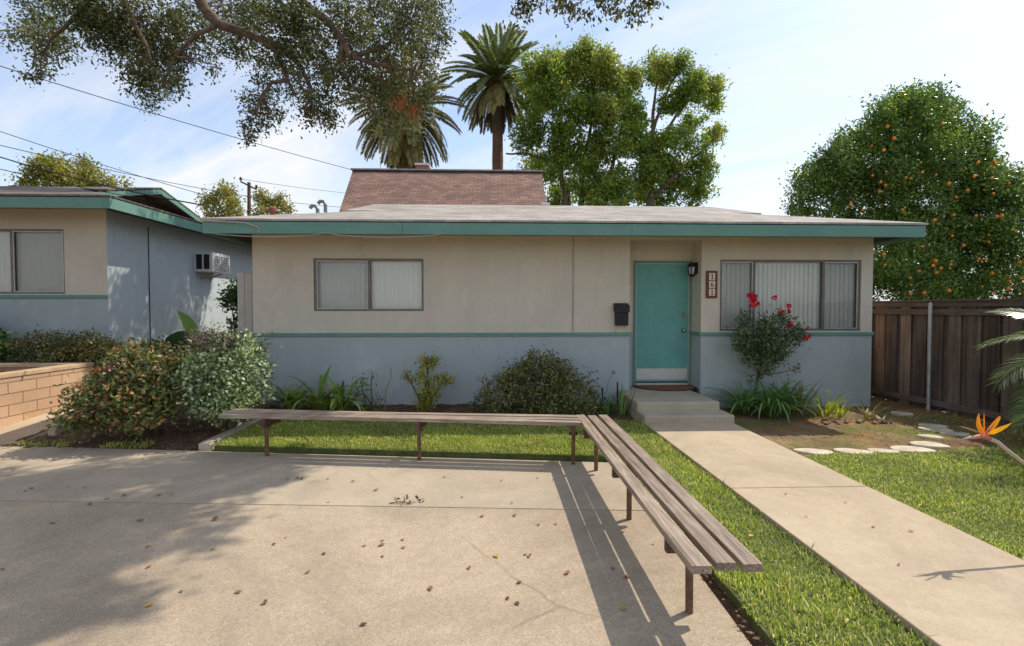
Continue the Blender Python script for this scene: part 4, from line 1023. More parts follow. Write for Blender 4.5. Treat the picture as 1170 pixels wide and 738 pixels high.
# ------------------------------------------------------------------ benches
BZ = 0.47
def plank_bench(label, planks, legs, beam_dir, loc, beam_len, group):
    t = thing('plank_bench', loc, label, 'bench', group)
    for (p, q, wd) in planks:
        p, q = Vector(p), Vector(q); d = q-p; Ln = d.length; ang = math.atan2(d.y, d.x); n = max(6, int(Ln/0.3))
        mb = MB()                      # a long plank, slightly bowed and worn
        r = random.Random(int(abs(p.x*1000)+abs(q.y*777))); ph = r.uniform(0, 6)
        ring = lambda x: [(x, -wd/2, -0.038), (x, wd/2, -0.038), (x, wd/2, -0.002), (x, wd/2-0.006, 0.0), (x, -wd/2+0.006, 0.0), (x, -wd/2, -0.002)]
        for k in range(n+1):
            x = Ln*k/n; dz = 0.004*math.sin(x*1.3+ph); dy = 0.003*math.sin(x*0.9+ph*2)
            mb.v += [(a, b+dy+r.uniform(-.0015, .0015), c+dz) for a, b, c in ring(x)]
        for k in range(n):
            for j in range(6):
                j2 = (j+1) % 6; mb.f.append((k*6+j, k*6+j2, (k+1)*6+j2, (k+1)*6+j)); mb.m.append(0)
        mb.f += [(5, 4, 3, 2, 1, 0), tuple(n*6+j for j in range(6))]; mb.m += [0, 0]
        localpart('plank', mb, M_plank, t, (p.x, p.y, BZ), ang)
    bd = Vector(beam_dir).normalized()
    for (x, y, off) in legs:
        c = Vector((x, y, 0)) + bd*off
        mb = MB(); mb.bar(c-bd*beam_len/2+Vector((0, 0, BZ-0.087)), c+bd*beam_len/2+Vector((0, 0, BZ-0.087)), 0.042, 0.092); obj('beam', mb, M_beam, t, bevel=0.003)
        mb = MB(); mb.tube([(x, y, -0.02), (x+random.uniform(-.004, .004), y, BZ-0.135)], 0.021, 12); mb.tube([(x, y, BZ-0.15), (x, y, BZ-0.134)], 0.05, 12); obj('leg', mb, M_leg, t)
    return t
adir = Vector((-0.9914, 0.131, 0)); an = Vector((0.131, 0.9914, 0))
A0 = Vector((0.915, 5.028, 0)); A1 = Vector((-3.13, 5.562, 0))
pls = []
for k in range(3):
    o = an*(0.047 + k*0.122); e0 = A0 + o; e1 = A1 + o - adir*(0.0) + Vector((-0.02*k, 0, 0))
    if k == 2: e1 = e1 + adir*-0.02
    pls.append((e0, e1, 0.094))
plank_bench('long weathered plank bench along the front of the lawn, parallel to the house', pls, [(-2.578, 5.53, 0.09), (-0.83, 5.31, 0.09), (0.84, 5.11, 0.08)], an, (-1.1, 5.3, 0), 0.34, 'weathered plank benches meeting in an L')
fx = [(0.967, 0.956), (1.092, 1.083), (1.217, 1.207)]
pls2 = []
for k in range(3):
    x0_, x1_ = fx[k]
    yn = (2.165, 2.185, 2.180)[k]
    pls2.append(((x1_, yn, 0), (x0_, 5.385, 0), 0.094))
plank_bench('long weathered plank bench running towards the camera beside the path side lawn', pls2, [(1.043, 4.90, 0.04), (1.06, 3.735, 0.03), (1.062, 2.56, 0.03)], (1, 0, 0), (1.08, 3.8, 0), 0.33, 'weathered plank benches meeting in an L')

# ------------------------------------------------------------------ shrubs and bed plants
def nearer(lobes, k):
    return [((c[0]*k, c[1]*k, H-(H-c[2])*k), tuple(x*k for x in R)) for c, R in lobes]
def shrub(name, c, lobes, m, label, cat='shrub', n_st=6, group=None, h=0.5, **kw):
    t = thing(name, c, label, cat, group)
    foliage('foliage', lobes, t, m, **kw)
    mb = MB()
    for k in range(n_st):
        a = random.uniform(0, 6.28); lc = random.choice(lobes)[0]
        p0 = Vector(c)+Vector((math.cos(a), math.sin(a), 0))*0.08; p1 = Vector(lc)*0.75+Vector(c)*0.25; p2 = Vector(lc)+Vector((random.uniform(-.1, .1), random.uniform(-.1, .1), 0.1))
        mb.tube([p0-Vector((0, 0, 0.05)), p0.lerp(p1, 0.5)+Vector((0.03*math.sin(k), 0.03*math.cos(k), 0)), p1, p2], [0.018, 0.013, 0.009, 0.004], 6)
    obj('stem', mb, M_stem, t)
    return t
# hawthorn: big, orange tipped
hc = D(150, 470, 6.75)
t = shrub('flowering_shrub', (-4.55, 6.3, 0.1),
      nearer([((-4.85, 6.75, 0.62), (0.60, 0.50, 0.52)), ((-5.15, 6.55, 0.45), (0.40, 0.42, 0.38)), ((-4.50, 6.75, 0.68), (0.48, 0.50, 0.50)), ((-5.40, 6.42, 0.30), (0.22, 0.28, 0.22)), ((-4.60, 6.45, 0.40), (0.45, 0.35, 0.34)), ((-4.85, 6.9, 0.88), (0.4, 0.4, 0.34))], 0.93),
      L_haw, 'large rounded shrub with orange red new leaves at left of the bench', per_area=95, leaves=10, spread=0.05, size=0.062, aspect=0.52, inner=0.35, zmin=0.05)
fl = MB()
for (px, py) in ((126, 420), (178, 418), (95, 471), (97, 475), (110, 466), (140, 413), (101, 463)):
    c = D(px, py, 5.80 if px < 120 else 5.92)
    for k in range(7):
        a = random.uniform(0, 6.28); b = random.uniform(-0.6, 0.9); d = Vector((math.cos(a)*math.cos(b), math.sin(a)*math.cos(b), math.sin(b))); s2 = d.cross(Vector((0.3, 0.2, 1))).normalized()
        q = c + Vector((random.uniform(-.04, .04), random.uniform(-.04, .04), random.uniform(-.03, .03)))
        fl.quad(q, q+d*0.022+s2*0.014, q+d*0.036, q+d*0.022-s2*0.014)
obj('pink_flower', fl, leafmat('pink_petal', [(0, (0.62, 0.16, 0.22)), (1, (0.78, 0.36, 0.40))], 0.3, 0.6), t)
t = shrub('variegated_shrub', (-3.52, 6.45, 0.15),
      nearer([((-3.95, 7.05, 0.78), (0.52, 0.48, 0.52)), ((-3.55, 6.95, 0.68), (0.42, 0.42, 0.46)), ((-4.15, 6.9, 0.55), (0.42, 0.36, 0.45)), ((-3.75, 6.85, 0.42), (0.50, 0.36, 0.34)), ((-3.75, 7.1, 1.02), (0.46, 0.40, 0.34))], 0.91),
      L_var, 'pale variegated clipped shrub at the left end of the bench', per_area=100, leaves=10, spread=0.05, size=0.052, aspect=0.6, inner=0.4, zmin=0.08)
foliage('bare_twigs', nearer([((-3.95, 6.95, 1.22), (0.34, 0.25, 0.10))], 0.91), t, L_vart, per_area=220, leaves=9, spread=0.05, size=0.05, aspect=0.3)
shrub('round_shrub', (0.62, 7.2, 0.1),
      [((0.62, 7.15, 0.50), (0.74, 0.52, 0.50)), ((0.18, 7.05, 0.38), (0.45, 0.42, 0.38)), ((1.12, 7.1, 0.42), (0.48, 0.45, 0.42)), ((0.70, 7.2, 0.72), (0.52, 0.42, 0.36))],
      L_rnd, 'dense dark round clipped shrub against the blue grey wall', per_area=110, leaves=10, spread=0.045, size=0.045, aspect=0.5, inner=0.45, zmin=0.06)
shrub('hedge_shrub', (-7.2, 8.5, 0.7),
      [((-7.9, 8.5, 0.98), (0.35, 0.3, 0.28)), ((-7.4, 8.5, 1.0), (0.42, 0.32, 0.30)), ((-6.9, 8.5, 1.0), (0.42, 0.32, 0.28)), ((-6.45, 8.45, 0.92), (0.36, 0.3, 0.26)), ((-7.15, 8.4, 0.9), (0.6, 0.28, 0.22))],
      L_hawd, 'dull brownish green hedge on the bank behind the planter wall', per_area=100, leaves=10, spread=0.05, size=0.055, aspect=0.5, inner=0.35)
shrub('broadleaf_shrub', (-8.75, 8.45, 0.75),
      [((-9.2, 8.45, 1.15), (0.5, 0.35, 0.42)), ((-8.75, 8.4, 1.02), (0.35, 0.3, 0.30)), ((-9.0, 8.35, 0.9), (0.5, 0.3, 0.24))],
      L_dark, 'glossy dark green broadleaf shrub at the far left below the window', per_area=55, leaves=8, spread=0.08, size=0.13, aspect=0.45, inner=0.35)
shrub('lime_shrub', (-8.35, 8.35, 0.75),
      [((-8.32, 8.32, 1.02), (0.27, 0.22, 0.25)), ((-8.75, 8.2, 1.05), (0.25, 0.15, 0.18))],
      L_lite, 'bright yellow green shrub between the dark shrub and the hedge', per_area=90, leaves=8, spread=0.06, size=0.10, aspect=0.4, inner=0.35)
shrub('ivy_bush', (-4.75, 9.2, 0.3),
      [((-4.80, 9.4, 1.95), (0.30, 0.3, 0.28)), ((-4.70, 9.3, 1.35), (0.22, 0.3, 0.55)), ((-5.02, 9.4, 1.85), (0.16, 0.2, 0.2)), ((-4.6, 9.3, 0.8), (0.35, 0.3, 0.5))],
      L_dark, 'dark leafy climber behind the pale side gate', per_area=60, leaves=14, spread=0.06, size=0.07, aspect=0.6, inner=0.35)
shrub('low_edging_plant', (-6.5, 10.0, 0.5),
      [((-6.6, 9.6+0.35*k, 0.88+0.05*math.sin(k*2)), (0.16, 0.25, 0.16)) for k in range(6)],
      L_dark, 'row of low dark plants at the foot of the pale blue side wall', cat='plants', per_area=70, leaves=10, spread=0.05, size=0.07)
# giant paddle leaf
t = thing('paddle_leaf_plant', (-4.95, 7.9, 0.2), 'plant with one tall bright paddle shaped leaf behind the hawthorn', 'plant')
def paddle(p0, tip, w, sag, m, name='leaf'):
    p0, tip = Vector(p0), Vector(tip); d = tip-p0; s2 = d.cross(Vector((0.25, 1, 0.1))).normalized(); nn = s2.cross(d).normalized()
    V, F = [], []; n = 14
    for i in range(n+1):
        u = i/n; c = p0 + d*u + nn*sag*math.sin(math.pi*u)
        ww = w*max(0.02, math.sin(math.pi*min(1, u*0.92+0.06))**0.75)
        V += [c - s2*ww + nn*ww*0.35, c, c + s2*ww + nn*ww*0.35]
    for i in range(n):
        a = i*3; F += [(a, a+1, a+4, a+3), (a+1, a+2, a+5, a+4)]
    return npobj(name, V, np.array(F), 4, [m], t, smooth=True)
paddle(D(222, 395, 7.9), D(203, 356, 7.75), 0.125, 0.05, L_paddle)
paddle(D(224, 392, 7.95), D(190, 386, 7.7), 0.13, 0.06, L_paddled)
paddle(D(222, 398, 7.9), D(246, 378, 8.1), 0.13, 0.05, L_paddled)
mb = MB()
for q in ((222, 395), (224, 393), (222, 397)): p = D(*q, 7.9); mb.tube([(p.x+0.02, 7.9, 0.2), (p.x, 7.9, p.z+0.02)], [0.025, 0.012], 6)
obj('stem', mb, M_stem, t)
# strap-leaf plants
t = thing('clivia_plant', (-2.75, 7.45, 0.1), 'clump of broad glossy strap leaves by the left wall', 'plant')
for (x, y, n, L_) in ((-3.05, 7.35, 26, 0.74), (-2.65, 7.4, 32, 0.85), (-2.3, 7.35, 26, 0.74)):
    strap_clump('leaves', (x, y, 0.1), n, L_, 0.070, t, L_cliv, (0.8, 1.45), (1.0, 2.3), 0.08)
V, F = strap([Vector((-2.66, 7.4, 0.15+0.10*k)) + Vector((0.004*k*k, 0, 0)) for k in range(8)], 0.08, up=(0, 1, 0)); npobj('upright_leaf', V, np.array(F), 4, [L_strap], t)
t = shrub('twiggy_plant', (-1.95, 7.55, 0.1), [((-2.05, 7.5, 0.45), (0.14, 0.1, 0.16)), ((-1.9, 7.5, 0.62), (0.10, 0.08, 0.08)), ((-1.8, 7.5, 0.22), (0.10, 0.1, 0.12))],
          L_lite, 'thin sparse young plant with a bare curved twig by the wall', 'plant', 5, per_area=60, leaves=6, spread=0.05, size=0.05, inner=0.2)
mb = MB(); mb.tube([(-1.72, 7.6, 0.1), (-1.70, 7.6, 0.4), (-1.62, 7.6, 0.6), (-1.62, 7.6, 0.72), (-1.66, 7.6, 0.78)], [0.01, 0.009, 0.007, 0.006, 0.004], 6); obj('dry_twig', mb, M_twig, t)
shrub('golden_shrub', (-1.07, 7.5, 0.1),
      [((-1.02, 7.5, 0.85), (0.22, 0.15, 0.10)), ((-1.10, 7.45, 0.62), (0.13, 0.12, 0.12)), ((-1.33, 7.45, 0.62), (0.08, 0.08, 0.10)), ((-0.78, 7.45, 0.58), (0.20, 0.12, 0.09)), ((-1.0, 7.45, 0.38), (0.20, 0.14, 0.15)), ((-1.08, 7.45, 0.2), (0.18, 0.14, 0.12))],
      L_ygs, 'loose yellow green shrub in tiers against the blue grey wall', per_area=190, leaves=8, spread=0.035, size=0.042, inner=0.25, n_st=10)
shrub('small_herb', (-0.05, 7.5, 0.1), [((-0.15, 7.3, 0.3), (0.16, 0.12, 0.2)), ((-0.25, 7.35, 0.2), (0.14, 0.1, 0.12))], L_dark, 'small loose dark plant left of the round shrub', 'plant', 4, per_area=60, leaves=7, spread=0.05, size=0.045)
t = shrub('loose_herb', (1.55, 7.35, 0.1), [((1.52, 7.35, 0.35), (0.14, 0.12, 0.22)), ((1.65, 7.2, 0.2), (0.18, 0.15, 0.12))], L_dark, 'wispy dark plant right of the round shrub', 'plant', 4, per_area=60, leaves=7, spread=0.05, size=0.05)
mb = MB(); mb.tube([(1.7, 7.5, 0.1), (1.78, 7.5, 0.5), (1.86, 7.5, 0.66)], [0.008, 0.006, 0.004], 5); mb.lathe((1.87, 7.5, 0.65), [(0.01, 0), (0.035, 0.02), (0.03, 0.05)], 8); obj('seed_head', mb, M_twig, t)
t = thing('iris_clump', (1.95, 7.3, 0.08), 'upright blade leaves beside the left edge of the steps', 'plant')
strap_clump('leaves', (1.93, 7.2, 0.08), 16, 0.45, 0.03, t, L_strap, (1.2, 1.55), (0.0, 0.35), 0.10)
strap_clump('leaves', (1.70, 7.15, 0.08), 14, 0.35, 0.028, t, L_strap, (0.9, 1.5), (0.3, 1.0), 0.10)
for (x, lab) in ((1.72, 'short black garden stake left of the steps'), (1.96, 'taller black garden stake against the entry corner')):
    mb = MB(); mb.tube([(x, 7.62, 0.0), (x, 7.62, 0.42 if x < 1.8 else 0.5)], 0.012, 6); tag(obj('garden_stake', mb, M_black, None, (x, 7.62, 0)), lab, 'stake')
t = thing('agapanthus_clump', (4.1, 7.35, 0.03), 'big dark green arching strap leaf clump under the rose bush', 'plant')
for (x, y, n, L_) in ((3.9, 7.35, 46, 0.80), (4.25, 7.3, 55, 0.85), (4.55, 7.35, 46, 0.80), (4.2, 7.1, 40, 0.7)):
    strap_clump('leaves', (x, y, 0.05), n, L_, 0.040, t, L_strap, (0.8, 1.5), (1.2, 2.6), 0.12, 8)
t = thing('iris_clump', (4.75, 7.35, 0.03), 'olive upright blade leaves right of the agapanthus clump', 'plant')
strap_clump('leaves', (4.75, 7.35, 0.05), 22, 0.62, 0.026, t, L_ost, (1.0, 1.5), (0.1, 0.7), 0.14)
t = thing('yellow_blade_plant', (5.0, 7.1, 0.03), 'bright yellow green blade leaf clump in sun near the house corner', 'plant')
strap_clump('leaves', (5.0, 7.1, 0.04), 40, 0.48, 0.026, t, L_yst, (0.8, 1.5), (0.3, 1.3), 0.14)
strap_clump('leaves', (5.15, 7.0, 0.04), 22, 0.34, 0.026, t, L_yst, (0.6, 1.4), (0.3, 1.3), 0.10)
t = thing('small_blade_plant', (5.6, 6.95, 0.03), 'small olive brown blade leaf plant nearest the house corner', 'plant')
strap_clump('leaves', (5.55, 6.95, 0.04), 16, 0.36, 0.022, t, L_ost, (0.5, 1.45), (0.2, 0.9), 0.08)
strap_clump('leaves', (5.7, 6.85, 0.04), 16, 0.30, 0.02, t, L_ost, (0.1, 0.6), (0.1, 0.5), 0.08)
# a few dark river pebbles / mulch lumps at the bed's edge
for i in range(9):
    x, y = 4.75+0.12*i+random.uniform(-.05, .05), 6.75+random.uniform(-.08, .06)
    mb = MB(); r = random.uniform(0.025, 0.045); mb.lathe((x, y, 0.03), [(r*0.7, 0), (r, r*0.3), (r*0.75, r*0.7), (r*0.2, r*0.85)], 9)
    tag(obj('rock', mb, M_twig, None, (x, y, 0.03), smooth=True), 'small grey brown rock edging the blade leaf plants', 'rock', 'small rocks at the bed edge')

# rose bush
t = thing('rose_bush', (3.95, 7.6, 0), 'tall rose bush with red blooms in front of the wide window', 'rose bush')
lob = []
for (px, py, r) in ((868, 392, .24), (850, 385, .20), (885, 388, .24), (905, 383, .18), (862, 410, .17), (880, 408, .18), (868, 372, .16), (892, 366, .16), (855, 366, .12), (848, 398, .12), (873, 423, .11), (862, 432, .07), (898, 402, .12), (908, 420, .06), (842, 378, .09), (915, 380, .08)):
    p = D(px, py, 7.5); lob.append(((p.x, 7.5+random.uniform(-.1, .1), p.z), (r, r*0.9, r)))
foliage('foliage', lob, t, L_roseb, per_area=105, leaves=8, spread=0.045, size=0.05, aspect=0.6, inner=0.3)
mb = MB(); b0 = Vector((D(862, 470, 7.6).x, 7.6, 0.02)); kn = D(866, 428, 7.55)
mb.tube([b0, b0.lerp(kn, 0.5)+Vector((-0.02, 0, 0)), kn], [0.022, 0.02, 0.016], 8)
for (px, py) in ((868, 345), (892, 350), (906, 372), (848, 372), (880, 360), (921, 383), (917, 392), (898, 412), (915, 420), (860, 352)):
    q = D(px, py, 7.5); mb.tube([kn, kn.lerp(q, 0.5)+Vector((0.02, 0.02, -0.02)), q], [0.012, 0.008, 0.003], 5)
obj('stem', mb, M_stem, t)
for (px, py, r) in ((861, 340, .050), (862, 346, .062), (857, 338, .045), (885, 341, .036), (901, 350, .034), (901, 357, .032), (893, 358, .042), (903, 372, .045), (923, 375, .028), (920, 387, .040), (925, 384, .030)):
    c = np.array(D(px, py, 7.42)); n = 26
    P = np.tile(c, (n, 1)); dd = unit(rng.normal(size=(n, 3))+np.array([0, 0, 0.25]))
    V, F = leaf_geo(P + dd*r*0.35, r*1.0, 1.1, dd, 2.2, 0.0, 0.25)
    npobj('rose', V, F, 4, [M_rose], t)

# bird of paradise at the right edge
bp = thing('bird_of_paradise', (4.1, 2.9, 0.05), 'bird of paradise with one orange flower on a pinkish stalk', 'flower')
fc = Vector((3.00, 3.00, 0.865))
nodeP = D(1131, 501, 3.00); f0 = D(1122, 492, 3.00)
mb = MB(); mb.tube([(4.1, 2.9, 0.0), (3.88, 2.93, 0.35), D(1172, 530, 2.97), D(1150, 513, 2.99), D(1139, 504, 3.00), nodeP], [0.013, 0.012, 0.011, 0.011, 0.012, 0.014], 10); obj('stalk', mb, M_bops, bp, smooth=True)
mb = MB(); mb.tube([nodeP, D(1124, 497.5, 3.00), D(1110, 499, 2.98), D(1094, 502.5, 2.96)], [0.014, 0.017, 0.010, 0.002], 10); obj('spathe', mb, M_bopr, bp, smooth=True)
def sepal(pts, w, m, name='sepal'):
    V, F = strap([D(x, y, Y) for x, y, Y in pts], w, up=(0.15, -1, 0.1)); npobj(name, V, np.array(F), 4, [m], bp, smooth=True)
for k, dy in enumerate((-0.02, 0.02)):
    sepal([(1124, 495, 3.00), (1119, 490, 3.00+dy), (1116.5, 484, 3.00+dy), (1117, 477, 3.00+dy), (1118.5, 471, 3.00+dy)], 0.042, L_bop)
    sepal([(1126, 495, 3.00), (1131, 489, 3.00+dy), (1136, 483, 3.00+dy), (1141, 477, 3.00+dy), (1143, 474.5, 3.00+dy)], 0.038, L_bop)
    sepal([(1127, 495, 3.00), (1134, 493, 3.00+dy), (1142, 489.5, 3.00+dy), (1150, 486, 3.00+dy), (1156, 482.5, 3.00+dy)], 0.03, L_bopy)
sepal([(1124, 495, 3.00), (1124, 488, 3.01), (1124, 478, 3.01), (1124.3, 470, 3.01)], 0.014, L_bop)
sepal([(1126, 495, 2.99), (1130, 491, 2.98), (1134, 486.5, 2.98), (1138, 481, 2.98)], 0.012, mat('blue_tongue', (0.03, 0.05, 0.30), (0.05, 0.08, 0.40), 9, 0.5), 'tongue')
V, F = strap([D(1121, 494, 3.00), D(1112, 491, 3.01), D(1103, 488, 3.01), D(1095, 486, 3.01)], 0.012, up=(0, -1, 0)); npobj('bract', V, np.array(F), 4, [M_bops], bp)
t = bp
def bleaf(b0, b1, tip, w):
    paddle(b1, tip, w, 0.05, L_paddled); mb = MB(); mb.tube([b0, Vector(b0).lerp(Vector(b1), 0.5)+Vector((0, 0, 0.03)), b1], [0.012, 0.01, 0.008], 6); obj('leaf_stalk', mb, M_stem, t)
bleaf((4.3, 3.0, 0.05), (4.6, 3.0, 0.7), (4.9, 2.9, 1.25), 0.09)
bleaf((4.3, 3.1, 0.05), (4.5, 3.4, 0.8), (4.65, 3.6, 1.4), 0.09)
bleaf((4.25, 3.0, 0.05), (4.15, 2.75, 0.6), (3.85, 2.55, 0.98), 0.075)
bleaf((4.25, 2.9, 0.05), (4.2, 2.4, 0.55), (3.75, 2.2, 0.75), 0.07)

# pinnate fronds
def frond_mesh(name, L, a0, bend, nl, ll, lw, m, droop=0.35, r=None, rach=0.02, mr=None, fwd=0.75):
    r = r or random.Random(1)
    V, F, MI = [], [], []
    pts = [Vector((0, 0, 0))]; n = 14
    for i in range(n):
        e = a0 - bend*((i+0.5)/n)**1.2; pts.append(pts[-1] + Vector((math.cos(e), 0, math.sin(e)))*(L/n))
    def at(u):
        k = min(n-1, int(u*n)); f = u*n-k; return pts[k].lerp(pts[k+1], f), (pts[k+1]-pts[k]).normalized()
    for i in range(n):
        w0, w1 = rach*(1-i/n*0.85), rach*(1-(i+1)/n*0.85)
        o = len(V)
        V += [pts[i]+Vector((0, -w0, 0)), pts[i]+Vector((0, w0, 0)), pts[i+1]+Vector((0, w1, 0)), pts[i+1]+Vector((0, -w1, 0))]; F.append((o, o+1, o+2, o+3))
    for i in range(nl):
        u = 0.10+0.90*(i+0.5)/nl; p, d = at(min(u, 0.999)); up = Vector((0, 1, 0)).cross(d)*-1
        if up.z < 0: up = -up
        for sd in (-1, 1):
            lf = ll*(0.35+0.65*math.sin(math.pi*min(1, u*0.80+0.16)))*r.uniform(0.88, 1.08)
            dr = (d*fwd*r.uniform(0.85, 1.15) + Vector((0, sd, 0))*r.uniform(0.8, 1.0) + up*(0.30-droop*0.6)).normalized()
            tip = p + dr*lf + Vector((0, 0, -droop*lf*0.45)); mid = p + dr*lf*0.5
            s2 = d*lw*0.5
            o = len(V); V += [p-s2*0.6, mid-s2, tip, mid+s2]; F.append((o, o+1, o+2, o+3))
    return from_np(name, np.array([tuple(v) for v in V]), np.array(F), 4, [m])
def palm(name, base_, top, tr0, tr1, L, n, label, seed, nl=44, ll=0.62, lw=0.15, emin=-68, emax=82, mats=(L_palm, L_palmo, L_palmd), kind='palm tree', trunk=True, skew=1.0, rach=0.035, bendk=1.0):
    r = random.Random(seed)
    t = thing(name, base_, label, kind)
    base_, top = Vector(base_), Vector(top)
    mb = MB(); k = 16; pts, rr = [], []
    for i in range(k+1):
        u = i/k; pts.append(base_.lerp(top, u)+Vector((0.05*math.sin(u*5+seed), 0, 0))); rr.append((tr0+(tr1-tr0)*u)*(1+0.04*math.sin(i*2.4)))
    mb.tube(pts, rr, 14); obj('trunk', mb, M_palmbark, t, smooth=True)
    if tr1 > 0.15:
        mb = MB(); mb.lathe(top-Vector((0, 0, 1.0)), [(tr1, 0), (tr1*1.5, 0.35), (tr1*1.8, 0.8), (tr1*1.2, 1.25), (0.1, 1.5)], 14); obj('crown_boss', mb, M_palmbark, t, smooth=True)
    var = []
    for j in range(7):
        u = j/6; e = emin + (emax-emin)*u
        a0 = rad(e); bend = (0.45 + 0.75*math.cos(rad(e))*(1 if e > -20 else 0.4))*bendk
        m = mats[2] if e < -48 else (mats[1] if e < -14 else mats[0])
        var.append(frond_mesh('frond', L*(0.92 if j in (0, 6) else 1.0), a0, bend, nl, ll, lw, m, 0.35, random.Random(seed+j), rach))
    ga = 2.39996
    for i in range(n):
        u = ((i+0.5)/n)**skew; j = min(6, int(u*7))
        o = bpy.data.objects.new('frond', var[j]); link(o, t, top)
        o.rotation_euler = (r.uniform(-.25, .25), r.uniform(-.10, .10), i*ga + r.uniform(-.2, .2))
        sc = r.uniform(0.9, 1.06); o.scale = (sc, sc, sc)
    return t
p1 = D(567, 92, 31.0); palm('palm_tree', (p1.x+0.25, 31, -0.1), (p1.x, 31, p1.z), 0.40, 0.33, 3.45, 84, 'tall date palm with full round crown and slim bare trunk', 3, emin=-58, ll=0.55, bendk=0.9)
p2 = D(463, 128, 29.0); palm('palm_tree', (p2.x, 29, -0.1), (p2.x, 29, p2.z), 0.5, 0.45, 3.7, 88, 'shorter date palm with drooping olive fronds behind the brown roof', 8, emin=-78, emax=60, mats=(L_palmo, L_palmo, L_palmo), skew=1.15)
palm('small_palm', (6.55, 4.9, 0.05), (6.55, 4.9, 1.12), 0.10, 0.09, 1.15, 34, 'feathery young palm reaching in at the right edge by the fence', 5, nl=40, ll=0.30, lw=0.026, emin=-25, emax=78, mats=(L_cyc, L_cyc, L_cyc), rach=0.008, bendk=1.25)

# ------------------------------------------------------------------ trees
def limb(mb, pts, r0, r1, n=8):
    k = len(pts); out = []; rr = []
    for i in range(k-1):                              # subdivide with a little wobble
        a, b = Vector(pts[i]), Vector(pts[i+1])
        for s_ in range(3):
            u = s_/3; q = a.lerp(b, u)
            if s_: q = q + Vector((random.uniform(-1, 1), random.uniform(-1, 1), random.uniform(-1, 1)))*(b-a).length*0.035
            out.append(q)
    out.append(Vector(pts[-1])); m = len(out)
    rr = [r0+(r1-r0)*(i/(m-1))**0.8 for i in range(m)]
    mb.tube(out, rr, n)
def tree(name, base_, lobes, m, label, trunk_r, limbs, per_area, leaves, spread, size, extra=None, bark=M_bark, aspect=0.5, inner=0.45, cat='tree', group=None, droop=0.0):
    t = thing(name, base_, label, cat, group)
    mb = MB()
    for pts, r0, r1 in limbs: limb(mb, pts, r0, r1)
    obj('trunk', mb, bark, t, smooth=True)
    foliage('crown', lobes, t, m, per_area=per_area, leaves=leaves, spread=spread, size=size, aspect=aspect, inner=inner, droop=droop)
    return t
def expand(lobes, k=6, f=0.5, core=0.74, r=None):
    """break each lobe into a core and smaller tufts so the outline is uneven"""
    r = r or random.Random(5); out = []
    for (c, R) in lobes:
        out.append((c, tuple(x*core for x in R)))
        for i in range(k):
            d = Vector((r.gauss(0, 1), r.gauss(0, 1), r.gauss(0, 1)+0.15)).normalized(); q = r.uniform(0.55, 0.95); g = f*r.uniform(0.55, 1.1)
            out.append(((c[0]+d.x*R[0]*q, c[1]+d.y*R[1]*q, c[2]+d.z*R[2]*q), (R[0]*g, R[1]*g, R[2]*g*0.85)))
    return out
def PL(lst, Y, jit=0.0, depth=0.9, flat=1.0):
    out = []
    for (px, py, r) in lst:
        yy = Y + random.uniform(-jit, jit); p = D(px, py, yy); R = r*Y/FPX
        out.append(((p.x, yy, p.z), (R, R*depth, R*flat)))
    return out
# big broadleaf tree behind the house (two stems, two trees)
FY = 28.5
lobL = PL([(625, 92, 28), (655, 85, 26), (685, 82, 24), (668, 62, 12), (640, 75, 20), (612, 115, 22), (715, 100, 24), (640, 120, 30), (680, 120, 34), (720, 135, 24), (610, 150, 22), (650, 160, 32), (695, 165, 34), (730, 165, 24), (625, 190, 26), (665, 205, 32), (705, 210, 30), (735, 205, 22), (640, 225, 24), (690, 235, 26), (600, 165, 12), (690, 130, 16)], FY, 2.0)
tl = tree('broadleaf_tree', (D(660, 240, FY).x, FY, 0), expand(lobL, 6, 0.42), L_ficus, 'broad dense tree with yellowish new growth right of the tall palm', 0.4,
     [([D(660, 400, FY), D(648, 235, FY), D(640, 190, FY), D(630, 140, FY)], 0.30, 0.08), ([D(672, 400, FY), D(664, 235, FY), D(668, 180, FY), D(680, 110, FY)], 0.28, 0.06), ([D(680, 400, FY), D(690, 235, FY), D(700, 190, FY), D(712, 130, FY)], 0.26, 0.06), ([D(640, 185, FY), D(615, 180, FY), D(600, 176, FY), D(578, 176, FY)], 0.10, 0.05)],
     6.6, 18, 0.17, 0.19)
foliage('new_growth', PL([(628, 75, 14), (655, 68, 12), (690, 72, 12), (668, 55, 8), (612, 95, 12), (722, 88, 10), (700, 90, 12), (645, 95, 12), (692, 128, 12), (655, 82, 12)], FY-0.8, 0.6), tl, L_ftop, per_area=14, leaves=20, spread=0.20, size=0.19)
lobR = PL([(752, 85, 20), (775, 78, 14), (790, 105, 22), (810, 100, 14), (770, 115, 20), (815, 120, 10), (755, 190, 24), (780, 165, 24), (775, 205, 28), (800, 190, 20), (815, 160, 12), (803, 215, 14), (760, 225, 22), (790, 140, 14), (745, 165, 18), (790, 228, 12), (735, 220, 18)], FY+0.5, 1.5)
tr_ = tree('broadleaf_tree', (D(745, 240, FY).x, FY+0.5, 0), expand(lobR, 6, 0.42, 0.66), L_ficus, 'open branched tree with separate leaf tufts, right of the dense one', 0.35,
     [([D(735, 400, FY), D(742, 235, FY), D(746, 180, FY), D(746, 130, FY), D(752, 90, FY)], 0.28, 0.05), ([D(746, 185, FY), D(765, 145, FY), D(785, 115, FY)], 0.14, 0.05), ([D(746, 150, FY), D(758, 118, FY), D(772, 85, FY)], 0.12, 0.04), ([D(742, 230, FY), D(775, 195, FY), D(800, 175, FY), D(820, 155, FY)], 0.14, 0.05)],
     6.6, 18, 0.17, 0.19)
